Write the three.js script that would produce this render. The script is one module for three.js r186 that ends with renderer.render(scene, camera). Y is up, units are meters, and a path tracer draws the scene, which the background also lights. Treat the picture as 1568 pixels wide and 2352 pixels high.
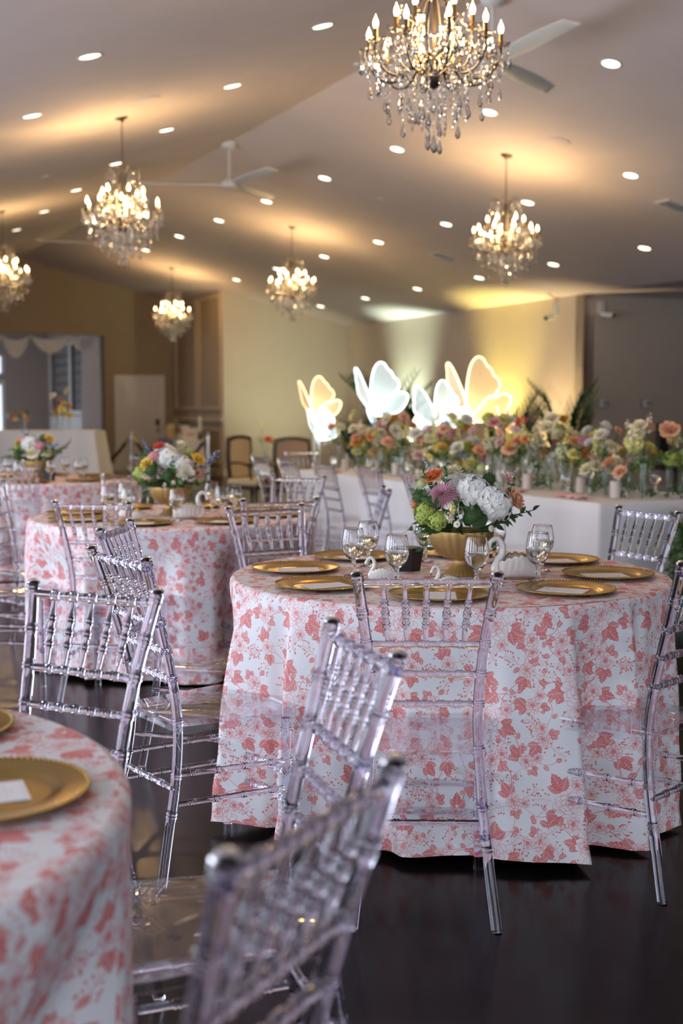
import * as THREE from 'three';
import { mergeGeometries, mergeVertices, toCreasedNormals } from 'three/addons/utils/BufferGeometryUtils.js';
import { RoundedBoxGeometry } from 'three/addons/geometries/RoundedBoxGeometry.js';
import { RectAreaLightUniformsLib } from 'three/addons/lights/RectAreaLightUniformsLib.js';

// ------------------------------------------------------------------ camera, light, exposure
const scene = new THREE.Scene();
const renderer = new THREE.WebGLRenderer({ antialias: true });
renderer.toneMapping = THREE.LinearToneMapping;
renderer.toneMappingExposure = 1.0;
renderer.shadowMap.enabled = true;
RectAreaLightUniformsLib.init();

const EYE = 1.37;
const camera = new THREE.PerspectiveCamera(45.57, 1568 / 2352, 0.05, 120);
camera.position.set(0, EYE, 0);
camera.rotation.set(-THREE.MathUtils.degToRad(4.818), 0, 0);
camera.focus = 3.6;
camera.userData.fStop = 2.6;

const SKY = 1.6;                                     // brightness of the overcast sky outside
scene.background = new THREE.Color().setRGB(0.86 * SKY, 0.96 * SKY, 1.12 * SKY);

// the hall runs along an axis turned 25.9 degrees from the camera: p across, h up, a along
const PHI = THREE.MathUtils.degToRad(25.9), CP = Math.cos(PHI), SP = Math.sin(PHI);
const room = (p, h, a) => new THREE.Vector3(p * CP - a * SP, h, -p * SP - a * CP);
const RIDGE_P = 5.34, RIDGE_H = 4.58, SLOPE = 0.235, P_RIGHT = 11.54, P_LEFT = -2.6, A_BACK = -5.5, A_END = 26.75;
const ceilH = (p) => RIDGE_H - SLOPE * Math.abs(p - RIDGE_P);

// daylight: one soft light in each window of the unseen near walls
const DAY = 6.8;
const DAYCOL = new THREE.Color().setRGB(0.86, 0.95, 1.14);
const WINDOWS = [];                                  // [wall, centre along the wall, width, sill, head]
for (const a of [-3.6, -1.2, 1.2, 3.6, 6.0, 8.4, 10.8]) WINDOWS.push(['left', a, 1.5, 0.45, 2.35]);
for (const p of [0.2, 3.0, 5.8]) WINDOWS.push(['rear', p, 1.7, 0.1, 2.35]);
for (const [wall, c, w, y0, y1] of WINDOWS) {
  const l = new THREE.RectAreaLight(DAYCOL, wall === 'left' ? DAY * (c > 5 ? 1.4 : c < 2 ? 0.7 : 1) : DAY * 0.5, w, y1 - y0);
  const at = wall === 'left' ? room(P_LEFT + 0.02, (y0 + y1) / 2, c) : room(c, (y0 + y1) / 2, A_BACK + 0.02);
  const to = wall === 'left' ? room(P_LEFT + 3, (y0 + y1) / 2, c) : room(c, (y0 + y1) / 2, A_BACK + 3);
  l.position.copy(at); l.lookAt(to); l.name = 'window_daylight';
  scene.add(l);
}

// ------------------------------------------------------------------ helpers
const V = (x, y, z) => new THREE.Vector3(x, y, z);
const RGB = (r, g, b) => new THREE.Color().setRGB(r, g, b);
const rng = (seed) => () => { seed = (seed + 0x6D2B79F5) | 0; let t = Math.imul(seed ^ (seed >>> 15), 1 | seed); t = (t + Math.imul(t ^ (t >>> 7), 61 | t)) ^ t; return ((t ^ (t >>> 14)) >>> 0) / 4294967296; };
const used = new Map();
function numbered(name) { const n = used.get(name) || 0; used.set(name, n + 1); return n ? name + '_' + String(n).padStart(3, '0') : name; }
function tag(o, label, category, group, kind) {
  o.userData.label = label; o.userData.category = category;
  if (group) o.userData.group = group; if (kind) o.userData.kind = kind;
  return o;
}
function thing(name, label, category, pos = [0, 0, 0], turn = 0, group) {
  const o = new THREE.Group(); o.name = numbered(name); scene.add(o);
  if (pos.isVector3) o.position.copy(pos); else o.position.set(...pos);
  o.rotation.y = turn;
  return tag(o, label, category, group);
}
function part(parent, name, geo, m, label, kind) {
  const o = new THREE.Mesh(geo, m); o.name = name; parent.add(o);
  if (label) o.userData.label = label; if (kind) o.userData.kind = kind;
  return o;
}
function single(name, geo, m, label, category, pos, turn = 0, group) {   // a thing that is one mesh
  const o = new THREE.Mesh(geo, m); o.name = numbered(name); scene.add(o);
  if (pos) { if (pos.isVector3) o.position.copy(pos); else o.position.set(...pos); }
  o.rotation.y = turn;
  return tag(o, label, category, group);
}
function struct(name, geo, m, label) {               // in hall coordinates (x = p, y = h, z = -a)
  const o = new THREE.Mesh(geo, m); o.name = name; o.rotation.y = PHI; scene.add(o);
  o.userData.kind = 'structure'; o.userData.label = label;
  return o;
}
const merge = (list) => mergeGeometries(list.map((g) => (g.index ? g.toNonIndexed() : g)).map((g) => { for (const k of Object.keys(g.attributes)) if (!['position', 'normal', 'uv'].includes(k)) g.deleteAttribute(k); if (!g.attributes.uv) g.setAttribute('uv', new THREE.BufferAttribute(new Float32Array(g.attributes.position.count * 2), 2)); return g; }));
function place(g, x, y, z, rx = 0, ry = 0, rz = 0, s = 1) {
  const m = new THREE.Matrix4().compose(V(x, y, z), new THREE.Quaternion().setFromEuler(new THREE.Euler(rx, ry, rz, 'YXZ')), Array.isArray(s) ? V(...s) : V(s, s, s));
  return g.clone().applyMatrix4(m);
}
function along(g, from, dir, s = 1, spin = 0) {      // put a +y shape at a point, its y along dir
  const q = new THREE.Quaternion().setFromUnitVectors(V(0, 1, 0), dir.clone().normalize());
  const q2 = new THREE.Quaternion().setFromAxisAngle(V(0, 1, 0), spin);
  return g.clone().applyMatrix4(new THREE.Matrix4().compose(from, q.multiply(q2), V(s, s, s)));
}
function metreUV(g) {                                // uv in metres, by the side each face points to
  const n = g.index ? g.toNonIndexed() : g; const P = n.attributes.position, N = n.attributes.normal, uv = new Float32Array(P.count * 2);
  for (let i = 0; i < P.count; i++) {
    const ax = Math.abs(N.getX(i)), ay = Math.abs(N.getY(i)), az = Math.abs(N.getZ(i));
    const [u, v] = ay > ax && ay > az ? [P.getX(i), P.getZ(i)] : ax > az ? [P.getZ(i), P.getY(i)] : [P.getX(i), P.getY(i)];
    uv[2 * i] = u; uv[2 * i + 1] = v;
  }
  n.setAttribute('uv', new THREE.BufferAttribute(uv, 2));
  return n;
}
const box = (x0, x1, y0, y1, z0, z1) => new THREE.BoxGeometry(x1 - x0, y1 - y0, z1 - z0).translate((x0 + x1) / 2, (y0 + y1) / 2, (z0 + z1) / 2);
const hall = (p0, p1, h0, h1, a0, a1) => box(p0, p1, h0, h1, -a1, -a0);
const rbox = (w, h, d, r, seg = 2) => new RoundedBoxGeometry(w, h, d, seg, r);
// a tube of changing radius along points, with flat end caps
function tube(pts, radii, seg = 10, caps = true) {
  const n = pts.length, pos = [], nor = [], idx = [], uvs = [];
  const T = pts.map((_, i) => pts[Math.min(i + 1, n - 1)].clone().sub(pts[Math.max(i - 1, 0)]).normalize());
  let N = Math.abs(T[0].y) < 0.9 ? V(0, 1, 0) : V(1, 0, 0); N.sub(T[0].clone().multiplyScalar(N.dot(T[0]))).normalize();
  let len = 0; const lens = [0];
  for (let i = 1; i < n; i++) { len += pts[i].distanceTo(pts[i - 1]); lens.push(len); }
  const R = (i) => (Array.isArray(radii) ? radii[i] : radii);
  for (let i = 0; i < n; i++) {
    N.sub(T[i].clone().multiplyScalar(N.dot(T[i]))).normalize();
    const B = T[i].clone().cross(N);
    const i0 = Math.max(i - 1, 0), i1 = Math.min(i + 1, n - 1), dl = Math.max(lens[i1] - lens[i0], 1e-6), slope = -(R(i1) - R(i0)) / dl;
    for (let k = 0; k <= seg; k++) {
      const a = (k / seg) * Math.PI * 2, d = N.clone().multiplyScalar(Math.cos(a)).addScaledVector(B, Math.sin(a));
      const p = pts[i].clone().addScaledVector(d, R(i)); pos.push(p.x, p.y, p.z);
      const nn = d.addScaledVector(T[i], slope).normalize(); nor.push(nn.x, nn.y, nn.z); uvs.push(k / seg, lens[i]);
    }
  }
  for (let i = 0; i < n - 1; i++) for (let k = 0; k < seg; k++) { const a = i * (seg + 1) + k, b = a + seg + 1; idx.push(a, a + 1, b, b, a + 1, b + 1); }
  if (caps) for (const e of [0, n - 1]) {
    const s = e ? 1 : -1, c0 = pos.length / 3; pos.push(pts[e].x, pts[e].y, pts[e].z); nor.push(T[e].x * s, T[e].y * s, T[e].z * s); uvs.push(0, 0);
    for (let k = 0; k <= seg; k++) { const j = e * (seg + 1) + k; pos.push(pos[3 * j], pos[3 * j + 1], pos[3 * j + 2]); nor.push(T[e].x * s, T[e].y * s, T[e].z * s); uvs.push(0, 0); }
    for (let k = 0; k < seg; k++) e ? idx.push(c0, c0 + 1 + k, c0 + 2 + k) : idx.push(c0, c0 + 2 + k, c0 + 1 + k);
  }
  const g = new THREE.BufferGeometry();
  g.setAttribute('position', new THREE.Float32BufferAttribute(pos, 3)); g.setAttribute('normal', new THREE.Float32BufferAttribute(nor, 3)); g.setAttribute('uv', new THREE.Float32BufferAttribute(uvs, 2)); g.setIndex(idx);
  return g;
}
const smooth = (pts, n) => new THREE.CatmullRomCurve3(pts).getPoints(n);
const lathe = (pts, seg = 32) => new THREE.LatheGeometry(pts.map(([r, y]) => new THREE.Vector2(r, y)), seg);
function surface(nu, nv, f, closeU = false) {        // a grid surface from f(u, v) -> Vector3 (+ uv in metres as [x, y])
  const pos = [], uvs = [], idx = [];
  for (let j = 0; j <= nv; j++) for (let i = 0; i <= nu; i++) { const [p, u, v] = f(i / nu, j / nv); pos.push(p.x, p.y, p.z); uvs.push(u ?? i / nu, v ?? j / nv); }
  for (let j = 0; j < nv; j++) for (let i = 0; i < nu; i++) { const a = j * (nu + 1) + i, b = a + nu + 1; idx.push(a, b, a + 1, a + 1, b, b + 1); }
  const g = new THREE.BufferGeometry();
  g.setAttribute('position', new THREE.Float32BufferAttribute(pos, 3)); g.setAttribute('uv', new THREE.Float32BufferAttribute(uvs, 2)); g.setIndex(idx); g.computeVertexNormals();
  if (closeU) { const N = g.attributes.normal; for (let j = 0; j <= nv; j++) { const a = j * (nu + 1), b = a + nu, m = V(N.getX(a) + N.getX(b), N.getY(a) + N.getY(b), N.getZ(a) + N.getZ(b)).normalize(); N.setXYZ(a, m.x, m.y, m.z); N.setXYZ(b, m.x, m.y, m.z); } }
  return g;
}
const facets = (g) => { const n = g.index ? g.toNonIndexed() : g; n.computeVertexNormals(); return n; };

// ------------------------------------------------------------------ textures and materials
function canvasTex(w, h, draw, srgb = true) {
  const c = document.createElement('canvas'); c.width = w; c.height = h; draw(c.getContext('2d'), w, h);
  const t = new THREE.CanvasTexture(c); t.wrapS = t.wrapT = THREE.RepeatWrapping; if (srgb) t.colorSpace = THREE.SRGBColorSpace;
  return t;
}
function noiseField(n, cells, seed) {                // periodic value noise, summed over octaves
  const out = new Float32Array(n * n); let amp = 1, tot = 0;
  for (const c of cells) {
    const r = rng(seed + c), L = new Float32Array(c * c).map(() => r());
    for (let y = 0; y < n; y++) for (let x = 0; x < n; x++) {
      const fx = (x / n) * c, fy = (y / n) * c, x0 = Math.floor(fx), y0 = Math.floor(fy); let u = fx - x0, v = fy - y0; u = u * u * (3 - 2 * u); v = v * v * (3 - 2 * v);
      const q = (i, j) => L[((y0 + j) % c) * c + ((x0 + i) % c)];
      out[y * n + x] += amp * ((q(0, 0) * (1 - u) + q(1, 0) * u) * (1 - v) + (q(0, 1) * (1 - u) + q(1, 1) * u) * v);
    }
    tot += amp; amp *= 0.6;
  }
  return out.map((x) => x / tot);
}
function dataTex(n, f, srgb) {
  const d = new Uint8Array(n * n * 4);
  for (let i = 0; i < n * n; i++) { const [r, g, b] = f(i, i % n, (i / n) | 0); d[4 * i] = r; d[4 * i + 1] = g; d[4 * i + 2] = b; d[4 * i + 3] = 255; }
  const t = new THREE.DataTexture(d, n, n); t.wrapS = t.wrapT = THREE.RepeatWrapping; t.magFilter = THREE.LinearFilter; t.minFilter = THREE.LinearMipmapLinearFilter; if (srgb) t.colorSpace = THREE.SRGBColorSpace; t.needsUpdate = true;
  return t;
}
const std = (color, roughness = 0.6, more = {}) => new THREE.MeshStandardMaterial({ color, roughness, ...more });
const phys = (o) => new THREE.MeshPhysicalMaterial(o);

const plasterN = noiseField(512, [8, 24, 64, 180], 3);
const plasterBump = dataTex(512, (i) => { const v = 255 * plasterN[i]; return [v, v, v]; });
plasterBump.repeat.set(0.8, 0.8);
const plasterTone = dataTex(512, (i) => { const v = 243 + 12 * plasterN[i]; return [v, v, v]; }, true);
plasterTone.repeat.set(0.25, 0.25);
const paint = (color, rough = 0.75) => std(color, rough, { map: plasterTone, bumpMap: plasterBump, bumpScale: 0.0012 });

// polished, dark-stained concrete with mottling, scuffs and dull spots
const fN = noiseField(1024, [5, 11, 29, 70, 160], 17), fM = noiseField(1024, [3, 9, 40], 5);
const floorTone = canvasTex(1024, 1024, (c, w) => {
  const im = c.createImageData(w, w);
  for (let i = 0; i < w * w; i++) { const k = Math.max(0, (fN[i] - 0.3) * 1.6), q = Math.max(0, fM[i] - 0.55); im.data[4 * i] = 15 + 18 * k + 26 * q; im.data[4 * i + 1] = 12 + 13 * k + 15 * q; im.data[4 * i + 2] = 11 + 11 * k + 6 * q; im.data[4 * i + 3] = 255; }
  c.putImageData(im, 0, 0);
  const r = rng(8);
  for (let i = 0; i < 90; i++) { const x = r() * w, y = r() * w, a = r() * 6.3, l = 6 + 40 * r() * r(); c.strokeStyle = `rgba(150,142,135,${0.06 + 0.14 * r()})`; c.lineWidth = 0.6 + r(); c.beginPath(); c.moveTo(x, y); c.quadraticCurveTo(x + l * 0.5 * Math.cos(a) + 4, y + l * 0.5 * Math.sin(a), x + l * Math.cos(a), y + l * Math.sin(a)); c.stroke(); }
  for (let i = 0; i < 260; i++) { c.fillStyle = `rgba(160,152,146,${0.05 + 0.2 * r()})`; c.beginPath(); c.arc(r() * w, r() * w, 0.5 + 1.3 * r() * r(), 0, 7); c.fill(); }
  for (let i = 0; i < 3; i++) { const x = r() * w, y = r() * w; for (let k = 0; k < 26; k++) { c.fillStyle = `rgba(165,158,148,${0.05 + 0.12 * r()})`; c.beginPath(); c.ellipse(x + 22 * (r() - 0.5), y + 14 * (r() - 0.5), 1 + 4 * r(), 1 + 2 * r(), r() * 3, 0, 7); c.fill(); } }
});
floorTone.repeat.set(1 / 2.6, 1 / 2.6);
const floorRough = dataTex(1024, (i) => { const v = 24 + 42 * fN[i] + 18 * fM[i]; return [v, v, v]; });
floorRough.repeat.set(1 / 2.6, 1 / 2.6);

const M = {
  ceiling: paint(RGB(0.77, 0.69, 0.685), 0.85),
  wall: paint(RGB(0.62, 0.54, 0.45), 0.7),
  tanWall: paint(RGB(0.36, 0.275, 0.17), 0.7),
  tanTrim: std(RGB(0.54, 0.44, 0.32), 0.5),
  foyerWall: paint(RGB(0.42, 0.34, 0.29), 0.7),
  trim: std(RGB(0.72, 0.69, 0.64), 0.45),
  floor: phys({ color: 0xffffff, roughness: 1, map: floorTone, roughnessMap: floorRough, specularIntensity: 0.3 }),
  bronze: std(RGB(0.022, 0.015, 0.01), 0.42, { metalness: 0.35 }),
  brass: std(RGB(0.2, 0.12, 0.05), 0.4, { metalness: 0.8 }),
  gold: std(RGB(0.44, 0.29, 0.08), 0.24, { metalness: 1 }),
  goldMatte: std(RGB(0.46, 0.3, 0.11), 0.52, { metalness: 0.75 }),
  chrome: std(RGB(0.7, 0.7, 0.7), 0.2, { metalness: 1 }),
  acrylic: phys({ color: RGB(0.975, 0.965, 0.995), roughness: 0.01, transmission: 1, thickness: 0.03, ior: 1.45, attenuationColor: RGB(0.84, 0.82, 0.94), attenuationDistance: 0.045 }),
  acrylicSheet: phys({ color: RGB(0.97, 0.96, 0.985), roughness: 0.01, transmission: 1, thickness: 0, ior: 1.45 }),
  glass: phys({ color: RGB(0.985, 0.99, 0.99), roughness: 0.01, transmission: 1, thickness: 0.003, ior: 1.45 }),
  vaseGlass: phys({ color: RGB(0.96, 0.985, 0.98), roughness: 0.02, transmission: 1, thickness: 0, ior: 1.45 }),
  pane: phys({ color: RGB(0.97, 0.98, 0.98), roughness: 0.02, transmission: 1, thickness: 0, ior: 1.5 }),
  water: phys({ color: RGB(0.98, 0.99, 1), roughness: 0.0, transmission: 1, thickness: 0.05, ior: 1.33 }),
  crystal: phys({ color: RGB(0.99, 0.985, 0.97), roughness: 0.0, transmission: 1, thickness: 0.01, ior: 1.62 }),
  whitePaint: std(RGB(0.7, 0.71, 0.68), 0.45),
  porcelain: phys({ color: RGB(0.76, 0.72, 0.66), roughness: 0.25, clearcoat: 0.6, clearcoatRoughness: 0.1 }),
  card: std(RGB(0.82, 0.79, 0.78), 0.8),
  black: std(RGB(0.012, 0.012, 0.012), 0.4),
  velvet: phys({ color: RGB(0.012, 0.012, 0.016), roughness: 0.9, sheen: 0.6, sheenRoughness: 0.4 }),
  linen: std(RGB(0.82, 0.82, 0.83), 0.85),
  sheer: phys({ color: RGB(0.9, 0.89, 0.92), roughness: 0.95, transmission: 0.4, thickness: 0 }),
  napkin: std(RGB(0.74, 0.4, 0.37), 0.9),
  leaf: phys({ color: RGB(0.055, 0.13, 0.028), roughness: 0.5, transmission: 0.12, thickness: 0 }),
  leafDark: std(RGB(0.022, 0.055, 0.016), 0.5),
  leafPale: std(RGB(0.2, 0.27, 0.07), 0.6),
  stem: std(RGB(0.09, 0.14, 0.035), 0.6),
  wood: std(RGB(0.06, 0.035, 0.02), 0.4),
  cream: std(RGB(0.62, 0.5, 0.3), 0.8),
  greyBox: std(RGB(0.33, 0.34, 0.36), 0.5),
};
// ------------------------------------------------------------------ the hall
struct('floor', metreUV(hall(P_LEFT - 0.2, 19, -0.2, 0, A_BACK - 0.2, 34)), M.floor, 'dark brown polished concrete floor with scuffs');

{ // ceiling: two slopes meeting at the ridge, and the flat ceiling of the side wing
  const slope = (p0, p1) => {
    const t = 0.2, s = new THREE.Shape([[p0, ceilH(p0)], [p1, ceilH(p1)], [p1, ceilH(p1) + t], [p0, ceilH(p0) + t]].map(([x, y]) => new THREE.Vector2(x, y)));
    return metreUV(new THREE.ExtrudeGeometry(s, { depth: A_END + 0.2 - (A_BACK - 0.2), bevelEnabled: false }).translate(0, 0, -(A_END + 0.2)));
  };
  struct('ceiling', merge([slope(P_LEFT - 0.2, RIDGE_P), slope(RIDGE_P, P_RIGHT)]), M.ceiling, 'pale vaulted ceiling with two slopes meeting at a ridge');
  struct('ceiling_001', metreUV(hall(P_RIGHT, 19, ceilH(P_RIGHT), ceilH(P_RIGHT) + 0.2, A_BACK - 0.2, 15.3)), M.ceiling, 'flat ceiling of the side wing');
}
{
  // right-hand wall, then the turn into the side wing
  struct('wall_right', metreUV(hall(P_RIGHT, P_RIGHT + 0.2, 0, 3.3, 15.3, 23.7)), M.wall, 'beige side wall washed by coloured uplights');
  struct('wall_wing', metreUV(hall(P_RIGHT, 19, 0, 3.3, 15.3, 15.5)), M.wall, 'shaded grey wall of the side wing');
  struct('wall_wing_end', metreUV(hall(18.8, 19, 0, 3.3, A_BACK - 0.2, 15.5)), M.wall, 'end wall of the side wing');
  struct('wall_green', metreUV(hall(8.74, P_RIGHT + 0.2, 0, 4.0, 23.5, 23.7)), M.wall, 'beige end wall beside the panelled corner');
  struct('wall_end', metreUV(merge([hall(P_LEFT - 0.2, 3.2, 0, 4.3, A_END, A_END + 0.2), hall(3.2, 7.15, 3.0, 4.9, A_END, A_END + 0.2), hall(7.15, 8.94, 0, 4.3, A_END, A_END + 0.2)])), M.tanWall, 'tan end wall with a wide opening to the foyer');
  // the unseen near walls with their windows
  const openings = (wall) => WINDOWS.filter((w) => w[0] === wall).sort((x, y) => x[1] - y[1]);
  const pierced = (list, from, to, top, mk) => {
    const out = []; let at = from;
    for (const [, c, w, y0, y1] of list) { out.push(mk(at, c - w / 2, 0, top)); if (y0 > 0) out.push(mk(c - w / 2, c + w / 2, 0, y0)); out.push(mk(c - w / 2, c + w / 2, y1, top)); at = c + w / 2; }
    out.push(mk(at, to, 0, top)); return metreUV(merge(out));
  };
  struct('wall_left', pierced(openings('left'), A_BACK - 0.2, A_END + 0.2, 2.95, (a0, a1, h0, h1) => hall(P_LEFT - 0.2, P_LEFT, h0, h1, a0, a1)), M.wall, 'beige side wall with a row of tall windows');
  struct('wall_rear', pierced(openings('rear'), P_LEFT - 0.2, 19, 4.8, (p0, p1, h0, h1) => hall(p0, p1, h0, h1, A_BACK - 0.2, A_BACK)), M.wall, 'rear wall with glazed doors');
  WINDOWS.forEach(([wall, c, w, y0, y1], i) => {
    const P = (u0, u1, h0, h1, d0, d1) => (wall === 'left' ? hall(P_LEFT - 0.2 + d0, P_LEFT - 0.2 + d1, h0, h1, u0, u1) : hall(u0, u1, h0, h1, A_BACK - 0.2 + d0, A_BACK - 0.2 + d1));
    const f = 0.07, l = c - w / 2, r = c + w / 2;
    const o = struct('window_' + (i + 1), merge([P(l, l + f, y0, y1, 0.04, 0.12), P(r - f, r, y0, y1, 0.04, 0.12), P(l + f, r - f, y0, y0 + f, 0.04, 0.12), P(l + f, r - f, y1 - f, y1, 0.04, 0.12), P(c - 0.025, c + 0.025, y0 + f, y1 - f, 0.05, 0.11)]), M.trim, 'white framed window in the near wall');
    for (const [u0, u1] of [[l + f, c - 0.025], [c + 0.025, r - f]]) part(o, 'pane', P(u0, u1, y0 + f, y1 - f, 0.075, 0.081), M.pane);
  });
}
{ // baseboards
  const base = (name, g) => struct(name, merge(g), M.trim, 'white baseboard');
  const B = (p0, p1, a0, a1) => [hall(p0, p1, 0, 0.13, a0, a1), hall(p0 + (p1 - p0 > 0.1 ? 0 : 0.004), p1 - (p1 - p0 > 0.1 ? 0 : 0.004), 0.13, 0.15, a0 + (a1 - a0 > 0.1 ? 0 : 0.004), a1 - (a1 - a0 > 0.1 ? 0 : 0.004))];
  base('baseboard_right', B(P_RIGHT - 0.022, P_RIGHT, 15.3, 23.5));
  base('baseboard_green', B(8.74, P_RIGHT - 0.022, 23.478, 23.5));
  base('baseboard_wing', B(P_RIGHT, 18.8, 15.278, 15.3));
  base('baseboard_end', [...B(7.17, 7.42, A_END - 0.022, A_END), ...B(8.5, 8.7, A_END - 0.022, A_END)]);
}
{ // the panelled wall: raised picture-frame mouldings above and below a chair rail
  const w = struct('wall_panelled', metreUV(hall(8.74, 8.94, 0, 4.0, 23.7, A_END)), paint(RGB(0.4, 0.31, 0.2), 0.6), 'tan panelled wall with raised picture-frame mouldings');
  const frame = (a0, a1, h0, h1) => { const t = 0.06, d = 0.035; return merge([hall(8.74 - d, 8.74, h0, h0 + t, a0, a1), hall(8.74 - d, 8.74, h1 - t, h1, a0, a1), hall(8.74 - d, 8.74, h0 + t, h1 - t, a0, a0 + t), hall(8.74 - d, 8.74, h0 + t, h1 - t, a1 - t, a1)]); };
  for (const [a0, a1] of [[23.62, 24.95], [25.1, 26.55]]) { part(w, 'panel_moulding', frame(a0, a1, 1.36, 3.72), M.tanTrim); part(w, 'panel_moulding', frame(a0, a1, 0.24, 0.98), M.tanTrim); }
  part(w, 'chair_rail', merge([hall(8.69, 8.74, 1.12, 1.19, 23.52, A_END), hall(8.705, 8.74, 1.19, 1.21, 23.52, A_END)]), M.tanTrim);
  part(w, 'baseboard', hall(8.715, 8.74, 0, 0.14, 23.5, A_END), M.tanTrim);
}
{ // the door in the end wall
  const d = struct('door_1', merge([hall(7.46, 8.42, 0, 2.03, A_END - 0.03, A_END - 0.005)]), M.trim, 'white two-panel door with black lock in the tan wall');
  const casing = merge([hall(7.36, 7.46, 0, 2.13, A_END - 0.05, A_END), hall(8.42, 8.52, 0, 2.13, A_END - 0.05, A_END), hall(7.46, 8.42, 2.03, 2.13, A_END - 0.05, A_END)]);
  part(d, 'door_casing', casing, M.trim);
  const ring = (p0, p1, h0, h1) => merge([hall(p0, p1, h0, h0 + 0.03, A_END - 0.042, A_END - 0.03), hall(p0, p1, h1 - 0.03, h1, A_END - 0.042, A_END - 0.03), hall(p0, p0 + 0.03, h0 + 0.03, h1 - 0.03, A_END - 0.042, A_END - 0.03), hall(p1 - 0.03, p1, h0 + 0.03, h1 - 0.03, A_END - 0.042, A_END - 0.03)]);
  part(d, 'door_panel', ring(7.6, 8.28, 1.1, 1.88), M.trim); part(d, 'door_panel', ring(7.6, 8.28, 0.2, 0.92), M.trim);
  part(d, 'keypad_lock', hall(8.3, 8.38, 1.0, 1.15, A_END - 0.06, A_END - 0.03), M.black, 'black keypad lock');
  part(d, 'door_knob', new THREE.SphereGeometry(0.035, 16, 12).translate(8.34, 0.9, -(A_END - 0.075)), M.black, 'black round knob');
}
{ // the foyer behind the opening
  const A0 = A_END + 0.2, A1 = 32.5, H = 3.4;
  struct('wall_foyer_side', metreUV(merge([hall(7.15, 7.35, 0, H, A0, 28.0), hall(7.15, 7.35, 0, 1.3, 28.0, 32.0), hall(7.15, 7.35, 2.95, H, 28.0, 32.0), hall(7.15, 7.35, 0, H, 32.0, A1 + 0.2)])), M.foyerWall, 'foyer side wall with a shuttered window');
  struct('wall_foyer_end', metreUV(merge([hall(2.8, 4.65, 0, H, A1, A1 + 0.2), hall(4.65, 6.05, 2.75, H, A1, A1 + 0.2), hall(4.65, 6.05, 2.12, 2.3, A1, A1 + 0.2), hall(6.05, 7.35, 0, H, A1, A1 + 0.2)])), M.foyerWall, 'brown foyer wall around a glazed door');
  struct('wall_foyer_left', metreUV(merge([hall(2.6, 2.8, 0, H, A0, 28.6), hall(2.6, 2.8, 0, 0.6, 28.6, 31.2), hall(2.6, 2.8, 2.7, H, 28.6, 31.2), hall(2.6, 2.8, 0, H, 31.2, A1 + 0.2)])), M.foyerWall, 'far foyer side wall');
  struct('ceiling_foyer', metreUV(hall(2.6, 7.35, H, H + 0.15, A0, A1 + 0.2)), M.ceiling, 'flat foyer ceiling');
  const d = struct('door_2', merge([hall(4.65, 4.75, 0, 2.12, A1 + 0.04, A1 + 0.1), hall(5.97, 6.05, 0, 2.12, A1 + 0.04, A1 + 0.1), hall(4.75, 5.97, 0, 0.25, A1 + 0.04, A1 + 0.1), hall(4.75, 5.97, 2.0, 2.12, A1 + 0.04, A1 + 0.1), hall(4.65, 4.75, 2.3, 2.75, A1 + 0.04, A1 + 0.1), hall(5.97, 6.05, 2.3, 2.75, A1 + 0.04, A1 + 0.1)]), M.trim, 'glazed foyer door with a transom above, bright with daylight');
  part(d, 'pane', hall(4.75, 5.97, 0.25, 2.0, A1 + 0.065, A1 + 0.075), M.pane); part(d, 'transom_pane', hall(4.75, 5.97, 2.3, 2.75, A1 + 0.065, A1 + 0.075), M.pane);
  const wf = struct('window_21', merge([hall(2.66, 2.74, 0.6, 0.68, 28.6, 31.2), hall(2.66, 2.74, 2.62, 2.7, 28.6, 31.2), hall(2.66, 2.74, 0.68, 2.62, 28.6, 28.68), hall(2.66, 2.74, 0.68, 2.62, 31.12, 31.2)]), M.trim, 'white framed window lighting the foyer'); part(wf, 'pane', hall(2.697, 2.703, 0.68, 2.62, 28.68, 31.12), M.pane);
  const fl = new THREE.RectAreaLight(DAYCOL, DAY * 0.38, 2.4, 1.9); fl.name = 'foyer_daylight'; fl.position.copy(room(2.82, 1.65, 29.9)); fl.lookAt(room(6, 1.65, 29.9)); scene.add(fl);
  const win = struct('window_20', merge([hall(7.1, 7.15, 1.24, 1.34, 27.95, 32.05), hall(7.11, 7.15, 1.3, 3.0, 27.92, 28.04), hall(7.11, 7.15, 1.3, 3.0, 29.75, 29.93), hall(7.11, 7.15, 1.3, 3.0, 31.96, 32.06), hall(7.11, 7.15, 2.93, 3.03, 27.95, 32.05)]), M.trim, 'foyer window with grey horizontal shutter slats');
  const slat = std(RGB(0.2, 0.18, 0.165), 0.7);
  for (let k = 0; k < 7; k++) for (const [a0, a1] of [[28.04, 29.75], [29.93, 31.96]]) part(win, 'slat', hall(7.2, 7.235, 1.34 + k * 0.23, 1.34 + k * 0.23 + 0.205, a0, a1).applyMatrix4(new THREE.Matrix4()), slat);
  part(win, 'shutter_backing', hall(7.26, 7.3, 1.3, 2.95, 28.0, 32.0), M.black);
  part(win, 'wainscot', hall(7.1, 7.15, 0, 1.2, 27.95, 32.05), M.trim);
}
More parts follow.
